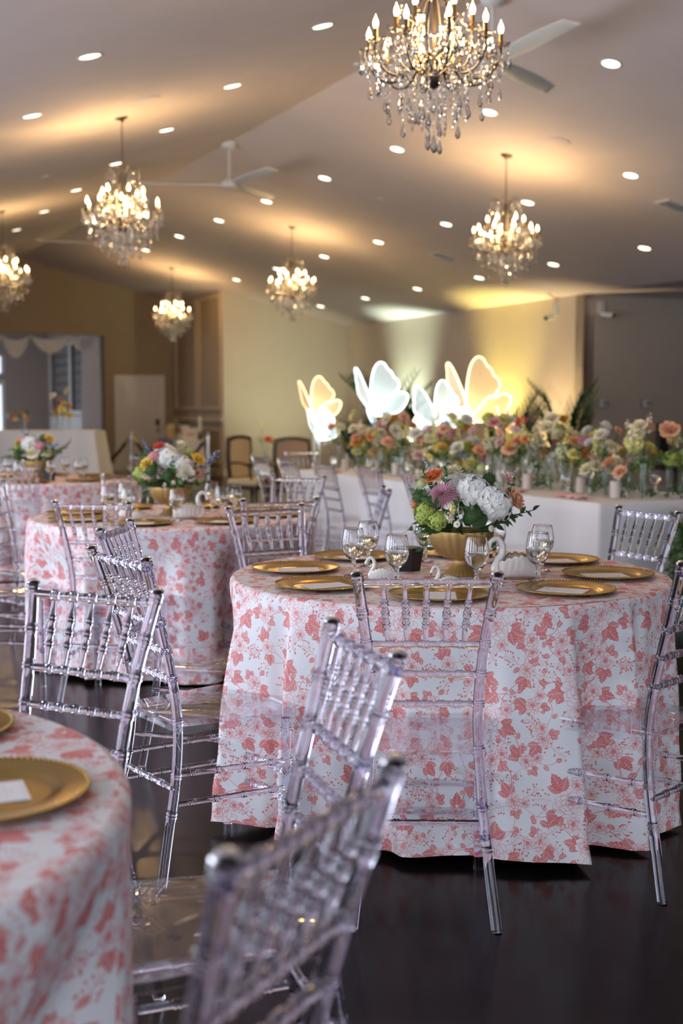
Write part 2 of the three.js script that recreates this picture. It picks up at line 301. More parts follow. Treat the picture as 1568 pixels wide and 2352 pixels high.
// ------------------------------------------------------------------ toile cloth: coral roses and leaves printed on white
const TOILE = 0.7;                                   // metres per repeat
const toile = canvasTex(2048, 2048, (c, W) => {
  c.fillStyle = '#f3f2f3'; c.fillRect(0, 0, W, W);
  const r = rng(41), ink = ['#e5807c', '#e88c86', '#e27a78'], pale = '#f0bab5', K = W / 2048;
  const wrap = (x, y, reach, f) => { for (const dx of [-W, 0, W]) for (const dy of [-W, 0, W]) if (x + dx > -reach && x + dx < W + reach && y + dy > -reach && y + dy < W + reach) { c.save(); c.translate(x + dx, y + dy); f(); c.restore(); } };
  const petal = (len, wid, wob) => { c.beginPath(); c.moveTo(0, 0); c.bezierCurveTo(-wid * 1.1, -len * 0.3, -wid * 1.15, -len * 0.9, -wid * 0.35, -len * (1 + wob * 0.08)); c.quadraticCurveTo(0, -len * (0.9 + wob * 0.1), wid * 0.35, -len); c.bezierCurveTo(wid * 1.15, -len * 0.9, wid * 1.1, -len * 0.3, 0, 0); };
  const leaf = (x, y, a, len, fat, seed) => { const q = rng(seed), col = ink[(seed | 0) % 3]; wrap(x, y, len * 1.3, () => {
    c.rotate(a); c.fillStyle = col; c.beginPath(); c.moveTo(0, 0);
    const n = 6; for (let i = 1; i <= n; i++) { const t = i / n, w = fat * len * Math.sin(Math.PI * Math.pow(t, 0.8)) ; c.lineTo(-w - (i < n ? 5 * K : 0), -len * (t - 0.03)); c.lineTo(-w * 0.86, -len * t); }
    for (let i = n; i >= 1; i--) { const t = i / n, w = fat * len * Math.sin(Math.PI * Math.pow(t, 0.8)); c.lineTo(w * 0.86, -len * t); c.lineTo(w + (i < n ? 5 * K : 0), -len * (t - 0.03)); }
    c.closePath(); c.fill();
    c.strokeStyle = '#f6e4e3'; c.lineWidth = 3.4 * K; c.beginPath(); c.moveTo(0, -len * 0.05); c.quadraticCurveTo(fat * len * 0.1, -len * 0.5, 0, -len * 0.93); c.stroke();
    c.lineWidth = 2 * K; for (let i = 1; i < 6; i++) { const t = i / 6.4, w = fat * len * Math.sin(Math.PI * Math.pow(t, 0.8)) * 0.85; for (const s of [-1, 1]) { c.beginPath(); c.moveTo(0, -len * t * 0.92); c.quadraticCurveTo(s * w * 0.5, -len * (t + 0.08), s * w, -len * (t + 0.1)); c.stroke(); } }
  }); };
  const line = (x, y, pts, w, col) => wrap(x, y, 700 * K, () => { c.strokeStyle = col; c.lineWidth = w; c.lineCap = 'round'; c.beginPath(); c.moveTo(0, 0); c.bezierCurveTo(...pts); c.stroke(); });
  const bloomAt = (x, y, R, tilt, seed, full) => wrap(x, y, R * 1.5, () => {
    const q = rng(seed); c.rotate(tilt); c.scale(1, 0.82); const lay = full ? [[1, 9], [0.78, 8], [0.57, 6], [0.36, 5]] : [[1, 6], [0.62, 5]];
    lay.forEach(([s, n], L) => { for (let k = 0; k < n; k++) {
      c.save(); c.translate(R * 0.06 * L, 0); c.rotate(L * 0.5 + (k / n) * 6.283 + 0.3 * (q() - 0.5)); const len = R * s * (0.86 + 0.26 * q()), wid = R * s * (2.5 / n) * (0.9 + 0.4 * q());
      petal(len, wid, q()); c.fillStyle = '#f6f1f2'; c.fill(); c.strokeStyle = ink[(k + L) % 3]; c.lineWidth = 3 * K; c.stroke(); c.save(); petal(len, wid, 0.5); c.clip();
      c.fillStyle = ink[(k + 1) % 3]; c.globalAlpha = 0.85; c.beginPath(); c.moveTo(0, 0); const e = 0.4 + 0.3 * q(), m = 7; for (let i = 0; i <= m; i++) { const u = (i / m - 0.5) * 2.4; c.lineTo(u * wid * 0.25, -len * e * 0.55); c.lineTo((u + 0.12) * wid * 0.8, -len * (e + 0.3 * q())); } c.closePath(); c.fill();
      c.globalAlpha = 1; c.lineWidth = 1.8 * K; for (let i = 0; i < 9; i++) { const u = (i / 8 - 0.5) * 1.7; c.beginPath(); c.moveTo(u * wid * 0.2, -len * 0.2); c.quadraticCurveTo(u * wid * 0.8, -len * 0.5, u * wid * 0.95, -len * (0.62 + 0.25 * q())); c.stroke(); }
      c.restore(); c.restore(); } });
    c.fillStyle = ink[2]; for (let i = 0; i < (full ? 10 : 22); i++) { const u = q() * 6.3, d = R * 0.2 * Math.sqrt(q()); c.beginPath(); c.arc(d * Math.cos(u), d * Math.sin(u), 3.6 * K, 0, 7); c.fill(); }
  });
  const spray = (x, y, a, n, seed) => { const q = rng(seed); wrap(x, y, 330 * K, () => { c.rotate(a); c.strokeStyle = ink[1]; c.lineWidth = 2.4 * K; c.beginPath(); c.moveTo(0, 0); c.quadraticCurveTo(30 * K, -90 * K, 6 * K, -190 * K); c.stroke();
    for (let i = 0; i < n; i++) { const t = 0.2 + 0.8 * (i / n), s = i % 2 ? 1 : -1, bx = 60 * t * (1 - t) * K, by = -190 * t * K, ex = bx + s * (26 + 34 * q()) * K, ey = by - (16 + 34 * q()) * K; c.lineWidth = 1.8 * K; c.beginPath(); c.moveTo(bx, by); c.lineTo(ex, ey); c.stroke(); c.save(); c.translate(ex, ey); c.rotate(q() * 3); c.fillStyle = ink[i % 3]; c.beginPath(); c.ellipse(0, 0, 10 * K, 6.5 * K, 0, 0, 7); c.fill(); c.restore(); } }); };
  const cluster = (x, y, a, s, seed) => { const q = rng(seed); for (let k = -1; k <= 1; k++) leaf(x, y, a + k * 0.85 + 0.2 * (q() - 0.5), s * (k ? 0.8 : 1.05), 0.3, seed + k + 2); };
  // even scatter of bouquets on the repeat: stems, then leaves and sprays, then blooms over them
  const sites = []; for (let i = 0; i < 30; i++) { let best = null, bd = -1; for (let k = 0; k < 24; k++) { const p = [r() * W, r() * W]; let d = 1e9; for (const o of sites) { const dx = Math.abs(p[0] - o[0]), dy = Math.abs(p[1] - o[1]); d = Math.min(d, Math.hypot(Math.min(dx, W - dx), Math.min(dy, W - dy)) * (o[3] ? 0.72 : 1)); } if (d > bd) { bd = d; best = p; } } sites.push([best[0], best[1], r() * 6.283, i < 6]); }
  for (const [x, y, t] of sites) for (const [k, w] of [[0, 6], [2.2, 4]]) { const u = t + k, L = (190 + 150 * r()) * K; line(x, y, [L * 0.5 * Math.cos(u), L * 0.5 * Math.sin(u), L * Math.cos(u + 0.7), L * Math.sin(u + 0.7), L * 1.35 * Math.cos(u + 0.25), L * 1.35 * Math.sin(u + 0.25)], w * K, ink[1]); leaf(x + L * 1.3 * Math.cos(u + 0.25), y + L * 1.3 * Math.sin(u + 0.25), u + 1.57 + r(), (58 + 40 * r()) * K, 0.3, 40 + (L | 0)); leaf(x + L * 0.8 * Math.cos(u + 0.5), y + L * 0.8 * Math.sin(u + 0.5), u + 2.6, (46 + 34 * r()) * K, 0.28, 60 + (L | 0)); }
  sites.forEach(([x, y, t, big], i) => { const R = (big ? 175 : 92) * K;
    for (const [k, s] of big ? [[0, 1], [2.1, 0.9], [4.0, 1]] : [[0, 1], [3.4, 0.7]]) cluster(x + Math.cos(t + k) * R * 0.75, y + Math.sin(t + k) * R * 0.75, t + k + 1.57, (big ? 178 : 138) * K * s, 100 + i * 17 + ((k * 3) | 0));
    for (const k of big ? [1, 3, 5.2] : [1.7, 4.6]) spray(x + Math.cos(t + k) * R * 0.7, y + Math.sin(t + k) * R * 0.7, t + k + 1.57 + 0.4 * (r() - 0.5), 10 + r() * 6, 300 + i * 5 + ((k * 2) | 0)); });
  sites.forEach(([x, y, t, big], i) => { const q = rng(800 + i), B = (dx, dy, R, f) => { const a = q() * 3; bloomAt(x + dx, y + dy, R, a, 900 + i * 3 + (dx | 0), f); };
    if (big) { B(0, 0, (150 + 24 * (i % 2)) * K, true); B(Math.cos(t + 1.2) * 190 * K, Math.sin(t + 1.2) * 190 * K, 78 * K, false); B(Math.cos(t + 4.9) * 180 * K, Math.sin(t + 4.9) * 180 * K, 66 * K, false); }
    else { B(0, 0, (80 + 22 * q()) * K, q() < 0.6); if (q() < 0.7) B(Math.cos(t + 2.2) * 105 * K, Math.sin(t + 2.2) * 105 * K, (50 + 18 * q()) * K, false); } });
});
const weave = dataTex(256, (i, x, y) => { const v = 128 + 60 * (((x >> 1) + (y >> 1)) & 1 ? 1 : -1) * 0.5 + 40 * (plasterN[(y * 2 % 512) * 512 + (x * 2 % 512)] - 0.5); return [v, v, v]; });
toile.repeat.set(1 / TOILE, 1 / TOILE); weave.repeat.set(6, 6);
M.toile = phys({ color: RGB(0.9, 0.9, 0.9), map: toile, roughness: 0.62, bumpMap: weave, bumpScale: 0.0001, sheen: 0.25, sheenRoughness: 0.5 });

// X, D: middle of the top rail on the ground plan; nx, nd: the way the chair faces
const CHAIRS = [
  [0.236, 3.335, 0.02, 1, 'clear chair with its back to the aisle, drawn up to the orange-flowered round table'],
  [0.042, 2.400, -0.945, -0.32, 'clear chair turned sideways, its seat reaching towards the near round table'],
  [-0.024, 1.365, -0.88, 0.475, 'blurred clear chair standing closest of all, edge-on beside the near round table'],
  [-0.632, 3.085, -0.43, -0.9, 'clear chair on the inner side of the near round table'],
  [-0.705, 3.820, 0.81, 0.59, 'clear chair with its whole glassy seat showing, next to the orange-flowered table'],
  [-0.889, 4.780, 0.99, -0.12, 'clear chair half hidden behind another, between the two flowered round tables'],
  [1.135, 3.69, -0.71, 0.7, 'clear chair with its seat pushed under the shaded side of the orange-flowered table'],
  [1.385, 5.500, -0.88, -0.47, 'clear chair before the greenery at the end of the long white table'],
  [-1.225, 5.960, 0.2, 1, 'clear chair with a straight back before the yellow and white centrepiece'],
  [-0.356, 5.680, 0.53, -0.85, 'clear chair back overlapping a second one, facing the orange-flowered table'],
  [-0.310, 6.150, -0.33, 0.94, 'clear chair just behind an overlapping one, facing the yellow-flowered table'],
  [-2.239, 7.590, 0.9, -0.4, 'clear chair with ladder rails, on the wall side of the yellow-flowered table'],
  [-2.134, 6.594, 1, 0.12, 'clear chair showing seat and stretchers, tucked to the yellow-flowered table'],
  [-2.630, 9.780, 0.02, 1, 'clear chair with its back to the yellow-flowered table, at the round table by the bar'],
  [-1.454, 8.425, 0.25, -0.97, 'clear chair facing across the yellow-flowered table towards the aisle'],
  [-0.293, 8.299, -0.4, -0.9, 'clear chair with one plain top rail, between the yellow-flowered table and the long table'],
  [0.257, 7.005, -0.95, -0.05, 'clear chair seen edge-on, turned to the yellow-flowered table from the aisle'],
  [-1.906, 12.061, -0.35, -0.94, 'clear chair before the velvet rope, facing the round table by the bar'],
  [-0.43, 13.45, 0.3, -0.95, 'clear chair at the head of the long table, near the small white lit butterfly'],
];
[[-0.8, 11.9], [-0.5, 11.1], [-0.16, 10.2], [0.2, 9.52], [0.53, 8.7], [0.85, 8.12]].forEach(([x, d], i) => CHAIRS.push([x, d, 0.9, 0.437, ['first', 'second', 'third', 'fourth', 'fifth', 'sixth'][i] + ' clear chair along the long flowered table, counted from the upholstered pair']));
const TK = 0.922;                                    // plan scale of the chair measurements
for (const c of CHAIRS) { const l = Math.hypot(c[2], c[3]); c[2] /= l; c[3] /= l; c[0] *= TK; c[1] *= TK; }
// where chair seats press into a hanging cloth: [angle, depth]
function dentsFor(X, D, R) {
  const out = [];
  for (const [x, d, nx, nd] of CHAIRS) {
    const q = [-0.17, 0, 0.17].map((k) => [x + nx * 0.507 - k * nd - X, d + nd * 0.507 + k * nx - D]), near = Math.min(...q.map((v) => Math.hypot(...v)));
    if (near < R && near > R - 0.16) out.push([Math.atan2(-q[1][1], q[1][0]), Math.min(0.09, Math.max(0, R - 0.005 - near))]);
  }
  return out;
}
// a round cloth over a round table, falling to the floor in soft folds
// each fold swells slowly over its width and turns back sharply: [angle, width, depth, side]
function foldAt(th, folds) {
  let s = 0;
  for (const [c, w, a, side] of folds) { let d = side * (((th - c + 9 * Math.PI) % (2 * Math.PI)) - Math.PI); if (d < -w || d > 0.5 * w) continue; s += a * (d < 0 ? Math.pow(1 + d / w, 1.6) : Math.pow(Math.max(0, 1 - d / 0.055), 1.2) - 0.55 * Math.sin(Math.PI * Math.min(1, d / (0.5 * w)))); }
  return s;
}
function roundCloth(R, H, seed, folds, dents, hem = 0.018) {
  const r = rng(seed), NU = 420, parts = [], hemWob = [r() * 6, r() * 6], creaseA = r() * 6;
  parts.push(surface(NU, 10, (u, v) => { const th = u * Math.PI * 2, d = (1 - v) * 0.0001 + v * (R - 0.012); const p = V(d * Math.cos(th), H + 0.0012 * Math.sin(3 * th + creaseA) * v, d * Math.sin(th)); return [p, p.x, p.z]; }, true));
  parts.push(surface(NU, 44, (u, v) => {
    const th = u * Math.PI * 2; let d, y, arc, lean = 0;
    if (v < 0.1) { const k = (v / 0.1) * Math.PI / 2; d = R - 0.012 + 0.018 * Math.sin(k); y = H - 0.018 + 0.018 * Math.cos(k); arc = 0.018 * k; }
    else {
      const t = (v - 0.1) / 0.9, fall = H - 0.018 - hem, grow = Math.pow(t, 0.6), f = foldAt(th + 0.05 * t * Math.sin(3 * th + creaseA), folds);
      let press = 0, deep = 0; for (const [c, p] of dents) { const a = Math.abs(((th - c + 9 * Math.PI) % (2 * Math.PI)) - Math.PI), g = 1 - THREE.MathUtils.smoothstep(a, 0.2, 0.36); if (g * p > deep) { deep = g * p; press = g; } }
      d = R + 0.006 - 0.012 * t + grow * f * 0.1 * (1 - 0.45 * press) + 0.012 * t * Math.sin(5 * th + creaseA) - deep * THREE.MathUtils.smoothstep(t, 0.0, 0.4);
      y = H - 0.018 - fall * t * (1 - 0.016 * (1 + Math.sin(2 * th + hemWob[0]) + Math.sin(5 * th + hemWob[1])) * 0.5);
      d += 0.004 * t * Math.sin(27 * th + 5 * t + creaseA) + 0.007 * Math.sin(9 * t + 4 * th) * t * (1 - t) + 0.004 * Math.sin(14 * t * t + 11 * th) * t; arc = 0.028 + fall * t;
    }
    return [V(d * Math.cos(th), y, d * Math.sin(th)), u * Math.PI * 2 * R * 1.12, arc];
  }, true));
  return merge(parts);
}
const randomFolds = (seed) => { const r = rng(seed), out = []; let a = r() * 0.5; while (a < 6.2) { const w = 0.32 + 0.3 * r(); out.push([a, w, 0.55 + 0.6 * r(), r() < 0.5 ? 1 : -1]); a += w * 1.15 + 0.2 * r(); } return out; };
const rad = Math.PI / 180;
const FOLDS = [randomFolds(5), [[68 * rad, 0.5, 1.0, -1], [50 * rad, 0.22, 0.9, -1], [28 * rad, 0.3, 0.7, -1], [153 * rad, 0.34, 1.7, 1], [133 * rad, 0.26, 0.8, 1], [104 * rad, 0.3, 0.4, 1], [190 * rad, 0.5, 0.9, 1], [230 * rad, 0.5, 0.9, -1], [275 * rad, 0.5, 0.8, 1], [320 * rad, 0.5, 0.8, -1], [355 * rad, 0.4, 0.8, 1]], randomFolds(12), randomFolds(19)];
function folding(t, R, H) {                           // the plain folding table under a cloth
  part(t, 'tabletop', new THREE.CylinderGeometry(R - 0.02, R - 0.02, 0.03, 48).translate(0, H - 0.02, 0), M.wood);
  for (const [x, z] of [[1, 1], [1, -1], [-1, 1], [-1, -1]]) part(t, 'leg', tube([V(0.4 * x, 0, 0.4 * z), V(0.35 * x, H - 0.035, 0.35 * z)], 0.014, 8), M.black);
}
const TABLES = [
  [-1.085, 1.71, 0.765, 'near round table'],
  [0.381, 4.293, 0.768, 'orange-flowered round table'],
  [-0.931, 6.674, 0.765, 'yellow-flowered round table'],
  [-2.5, 10.18, 0.765, 'round table by the bar'],
];
const TOP = 0.789;
TABLES.forEach(([x, D, R, where], i) => {
  const t = thing('round_table', 'folding table under the toile cloth of the ' + where, 'table', [x, 0, -D]); folding(t, R, TOP - 0.005);
  single('tablecloth', roundCloth(R, TOP, 11 + i * 5, FOLDS[i], dentsFor(x, D, R)), M.toile, 'pink floral toile cloth on the ' + where, 'tablecloth', [x, 0, -D]);
});

// ------------------------------------------------------------------ clear bamboo-turned banquet chairs
function turned(path, n, r, nodes, R = r * 1.28, seg = 10, taper) {   // a rod with pairs of turned rings
  const curve = path.length > 2 ? new THREE.CatmullRomCurve3(path) : new THREE.LineCurve3(path[0], path[1]), L = curve.getLength();
  const ts = new Map(); for (let i = 0; i <= n; i++) ts.set(i / n, 0);
  for (const t of nodes) for (const [d, k] of [[-0.0085, 0], [-0.007, 1], [-0.003, 1], [-0.0012, 0.35], [0.0012, 0.35], [0.003, 1], [0.007, 1], [0.0085, 0]]) { const u = t + d / L; if (u > 0 && u < 1) ts.set(u, k); }
  for (const t of [...ts.keys()]) if (ts.get(t) === 0 && nodes.some((m) => Math.abs(m - t) * L < 0.0082)) ts.delete(t);
  const u = [...ts.keys()].sort((a, b) => a - b);
  return tube(u.map((t) => (path.length > 2 ? curve.getPointAt(t) : curve.getPoint(t))), u.map((t) => { const b = taper ? r * taper(t) : r; return b + (R - r) * ts.get(t); }), seg);
}
const chairGeo = (() => {
  const post = (s) => [V(0.19 * s, 0, -0.278), V(0.172 * s, 0.156, -0.242), V(0.158 * s, 0.29, -0.212), V(0.146 * s, 0.462, -0.196), V(0.142 * s, 0.592, -0.21), V(0.153 * s, 0.761, -0.252), V(0.1785 * s, 0.95, -0.307)];
  const at = (s, h) => { const c = new THREE.CatmullRomCurve3(post(s)); let b = null; for (let i = 0; i <= 400; i++) { const p = c.getPoint(i / 400); if (!b || Math.abs(p.y - h) < Math.abs(b.y - h)) b = p; } return b; };
  const tAt = (h) => { const c = new THREE.CatmullRomCurve3(post(1)); let b = 0, e = 9; for (let i = 0; i <= 400; i++) { const y = c.getPointAt(i / 400).y; if (Math.abs(y - h) < e) { e = Math.abs(y - h); b = i / 400; } } return b; };
  const g = {};
  g.posts = [-1, 1].map((s) => turned(post(s), 22, 0.0145, [0.2, 0.31, 0.465, 0.592, 0.677, 0.761, 0.845, 0.938].map(tAt), 0.0168, 12));
  const cap = lathe([[0, 0.009], [0.006, 0.009], [0.0125, 0.005], [0.0165, 0.001], [0.0165, -0.004], [0.0, -0.004]], 12);
  g.caps = [-1, 1].map((s) => { const p = at(s, 0.95); return cap.clone().translate(p.x, p.y + 0.0045, p.z); });
  const rail = (h, r, nodes) => turned([at(-1, h), at(1, h)].map((p, i) => p.clone().add(V((i ? -1 : 1) * 0.011, 0, 0))), 2, r, nodes, r * 1.32, 10);
  g.rails = [[0.927, 0.0105], [0.761, 0.0095], [0.677, 0.0092], [0.592, 0.0092]].map(([h, r]) => rail(h, r, [1 / 6, 1 / 3, 1 / 2, 2 / 3, 5 / 6]));
  g.spindles = [-2, -1, 0, 1, 2].map((k) => { const a = at(1, 0.927), b = at(1, 0.761); return turned([V(k * 0.0495, 0.77, b.z), V(k * 0.0556, 0.917, a.z)], 4, 0.0072, [0.3, 0.5, 0.7], 0.0098, 8, (t) => 0.75 + 0.5 * Math.sin(Math.PI * t)); });
  const leg = (s) => turned([V(0.181 * s, 0, 0.162), V(0.178 * s, 0.433, 0.158)], 3, 0.0145, [0.38, 0.5, 0.7, 0.92], 0.0168, 12);
  g.legs = [-1, 1].map(leg);
  const fl = (s, h) => V(0.1795 * s, h, 0.16);
  const str = (a, b, nodes) => { const d = b.clone().sub(a).normalize().multiplyScalar(0.0135); return turned([a.clone().add(d), b.clone().sub(d)], 2, 0.0088, nodes, 0.0112, 8); };
  g.side = []; for (const s of [-1, 1]) for (const [h0, h1] of [[0.314, 0.3], [0.23, 0.216]]) g.side.push(str(at(s, h0), fl(s, h1), [0.12, 0.35, 0.62, 0.88]));
  g.front = [0.262, 0.176].map((h) => str(fl(-1, h), fl(1, h), [0.1, 0.36, 0.64, 0.9]));
  g.back = [0.272].map((h) => str(at(-1, h), at(1, h), [0.25, 0.5, 0.75]));
  const outline = (k) => { const s = new THREE.Shape(); s.moveTo(-0.14 + k, -0.2 + k); s.lineTo(0.14 - k, -0.2 + k); s.quadraticCurveTo(0.16 - k, -0.198 + k, 0.164 - k, -0.17); s.lineTo(0.2 - k, 0.12); s.quadraticCurveTo(0.204 - k, 0.178 - k, 0.155, 0.188 - k); s.quadraticCurveTo(0, 0.206 - k, -0.155, 0.188 - k); s.quadraticCurveTo(-0.204 + k, 0.178 - k, -0.2 + k, 0.12); s.lineTo(-0.164 + k, -0.17); s.quadraticCurveTo(-0.16 + k, -0.198 + k, -0.14 + k, -0.2 + k); return s; };
  // extruded along z, then laid flat: shape y becomes the seat's z
  const flat = (x) => x.applyMatrix4(new THREE.Matrix4().set(1, 0, 0, 0, 0, 0, 1, 0, 0, 1, 0, 0, 0, 0, 0, 1));
  const turn = (x) => { const n = x.index ? x.toNonIndexed() : x; const P = n.attributes.position.array; for (let i = 0; i < P.length; i += 9) for (let k = 0; k < 3; k++) { const t = P[i + 3 + k]; P[i + 3 + k] = P[i + 6 + k]; P[i + 6 + k] = t; } return toCreasedNormals(n, 0.7); };
  g.seat = turn(flat(new THREE.ExtrudeGeometry(outline(0), { depth: 0.008, bevelEnabled: true, bevelSize: 0.003, bevelThickness: 0.003, bevelSegments: 2, curveSegments: 10 })).translate(0, 0.457, 0));
  const ring = outline(0.004); ring.holes.push(outline(0.016));
  g.apron = turn(flat(new THREE.ExtrudeGeometry(ring, { depth: 0.022, bevelEnabled: false, curveSegments: 10 })).translate(0, 0.4315, 0));
  return g;
})();
function makeChair(label, group) {
  const t = thing('clear_chair', label, 'chair', [0, 0, 0], 0, group), g = chairGeo, m = M.acrylic;
  part(t, 'seat', g.seat, M.acrylicSheet); part(t, 'seat_apron', g.apron, M.acrylicSheet);
  for (const x of g.posts) part(t, 'back_post', x, m); for (const x of g.caps) part(t, 'post_cap', x, m);
  for (const x of g.rails) part(t, 'back_rail', x, m); for (const x of g.spindles) part(t, 'spindle', x, m);
  for (const x of g.legs) part(t, 'leg', x, m); for (const x of [...g.side, ...g.front, ...g.back]) part(t, 'stretcher', x, m);
  return t;
}
const chair0 = makeChair('clear chair', 'clear acrylic banquet chairs'); let chairUsed = false;
function chair(X, D, nx, nd, label) {
  let t = chair0; if (chairUsed) { t = chair0.clone(); t.name = numbered('clear_chair'); scene.add(t); t.userData = { ...chair0.userData }; } chairUsed = true;
  t.position.set(X + nx * 0.307, 0, -(D + nd * 0.307)); t.rotation.set(0, Math.atan2(nx, -nd), 0);
  t.userData.label = label; return t;
}
for (const c of CHAIRS) chair(...c);
// ------------------------------------------------------------------ chargers, cards, goblets, swans
const chargerGeo = (() => {
  const plate = lathe([[0, 0.002], [0.1, 0.002], [0.108, 0.0035], [0.114, 0.007], [0.125, 0.0095], [0.158, 0.0135], [0.163, 0.0145], [0.1645, 0.0155], [0.1655, 0.0145], [0.164, 0.0115], [0.128, 0.006], [0.112, 0.0008], [0.1, 0], [0, 0]], 64);
  const beads = []; const b = new THREE.OctahedronGeometry(0.0027, 1);
  for (let k = 0; k < 96; k++) { const a = (k / 96) * Math.PI * 2; beads.push(b.clone().translate(0.1625 * Math.cos(a), 0.0155, 0.1625 * Math.sin(a))); }
  return { plate, beads: merge(beads) };
})();
const cardTex = canvasTex(256, 384, (c, w, h) => {
  c.fillStyle = '#f1edec'; c.fillRect(0, 0, w, h); const r = rng(4);
  c.strokeStyle = '#b9b0b0'; c.lineWidth = 1.3; c.strokeRect(14, 14, w - 28, h - 28);
  const script = (y, half, amp) => { c.beginPath(); for (let x = w / 2 - half; x < w / 2 + half; x += 2) c.lineTo(x, y + amp * Math.sin(x * 0.55 + 3 * Math.sin(x * 0.13)) * (0.4 + 0.6 * r())); c.stroke(); };
  c.strokeStyle = '#8d8484'; c.lineWidth = 1.6; script(64, 52, 9); c.lineWidth = 1.1; for (let i = 0; i < 11; i++) script(104 + i * 22, 40 + 44 * r(), 2.6);
});
cardTex.wrapS = cardTex.wrapT = THREE.ClampToEdgeWrapping;
M.cardFace = std(0xffffff, 0.75, { map: cardTex });
const cardGeo = (() => { const g = new THREE.BoxGeometry(0.1, 0.0008, 0.15).toNonIndexed(); return g; })();
const gobletGeo = (() => {
  const outer = [[0, 0], [0.032, 0], [0.0325, 0.0015], [0.024, 0.004], [0.008, 0.009], [0.0052, 0.018], [0.0068, 0.026], [0.009, 0.03], [0.0065, 0.035], [0.006, 0.046], [0.01, 0.056], [0.024, 0.066], [0.036, 0.084], [0.0412, 0.105], [0.0408, 0.125], [0.037, 0.15], [0.0332, 0.166]];
  const inner = [[0.0324, 0.166], [0.0362, 0.15], [0.04, 0.125], [0.0403, 0.105], [0.035, 0.085], [0.023, 0.0685], [0.009, 0.061], [0, 0.06]];
  const water = [[0, 0.0605], [0.0088, 0.0615], [0.0227, 0.069], [0.0347, 0.0855], [0.0399, 0.105], [0.0401, 0.112], [0, 0.112]];
  return { bowl: lathe([...outer, ...inner], 28), water: lathe(water, 28), rim: new THREE.TorusGeometry(0.0329, 0.0006, 6, 32).rotateX(Math.PI / 2).translate(0, 0.1665, 0) };
})();
function copyOf(o, name) { const c = o.clone(); c.name = numbered(name); c.userData = { ...o.userData }; scene.add(c); return c; }
let charger0, goblet0;
function charger(x, y, z, label, group) {
  let t; if (!charger0) { t = charger0 = thing('charger_plate', label, 'plate', [0, 0, 0], 0, group); part(t, 'plate', chargerGeo.plate, M.gold); part(t, 'beaded_rim', chargerGeo.beads, M.gold, null, 'stuff'); } else t = copyOf(charger0, 'charger_plate');
  t.position.set(x, y, z); t.scale.setScalar(0.965); t.userData.label = label; t.userData.group = group; return t;
}
function goblet(x, y, z, label, group) {
  let t; if (!goblet0) { t = goblet0 = thing('goblet', label, 'glass', [0, 0, 0], 0, group); part(t, 'bowl_and_stem', gobletGeo.bowl, M.glass); part(t, 'water', gobletGeo.water, M.water); part(t, 'gold_rim', gobletGeo.rim, M.gold, 'thin gold rim'); } else t = copyOf(goblet0, 'goblet');
  t.position.set(x, y, z); t.userData.label = label; t.userData.group = group; return t;
}
function menuCard(x, y, z, turn, label, group) { return single('menu_card', cardGeo, M.cardFace, label, 'card', [x, y, z], turn, group); }
const where = ['near round table', 'orange-flowered round table', 'yellow-flowered round table', 'round table by the bar'];
const seat = ['with no chair before it', 'before the chair by the greenery', 'half hidden behind the gold bowl', 'before the overlapping chair backs', 'before the chair between the two flowered tables', 'before the chair with its whole seat showing', 'seen through the spindles of the aisle chair', 'before the chair pushed under the shaded side'];
TABLES.forEach(([X, D], i) => {
  const a0 = [8, -8, -8, 5][i], r = rng(60 + i);
  for (let k = 0; k < 8; k++) {
    const a = THREE.MathUtils.degToRad(a0 + 45 * k), pr = 0.552, x = X + pr * Math.cos(a), d = D + pr * Math.sin(a);
    if (i === 0 && d < 1.25) continue;
    charger(x, TOP + 0.0015, -d, i === 1 ? 'gold charger on orange-flowered table ' + seat[k] : 'gold beaded charger plate on the ' + where[i], 'gold chargers on the ' + where[i]);
    menuCard(x - 0.01 * Math.cos(a), TOP + 0.0044, -d + 0.01 * Math.sin(a), a + Math.PI / 2 + [0.3, -0.5, 0.2, 0.1, 0.35, -0.2, 0.1, 0.6][k] * 0.8, i === 1 ? 'menu card on orange-flowered table charger ' + seat[k] : 'white printed menu card on a gold charger of the ' + where[i], 'menu cards on the ' + where[i]);
    if (i === 0) continue;
    const b = a + THREE.MathUtils.degToRad(i === 1 ? 18 : 20), gr = 0.345;
    goblet(X + gr * Math.cos(b), TOP + 0.001, -(D + gr * Math.sin(b)), i === 1 ? 'goblet by orange-flowered table charger ' + seat[k] : 'gold-rimmed water goblet on the ' + where[i], 'water goblets on the ' + where[i]);
  }
});

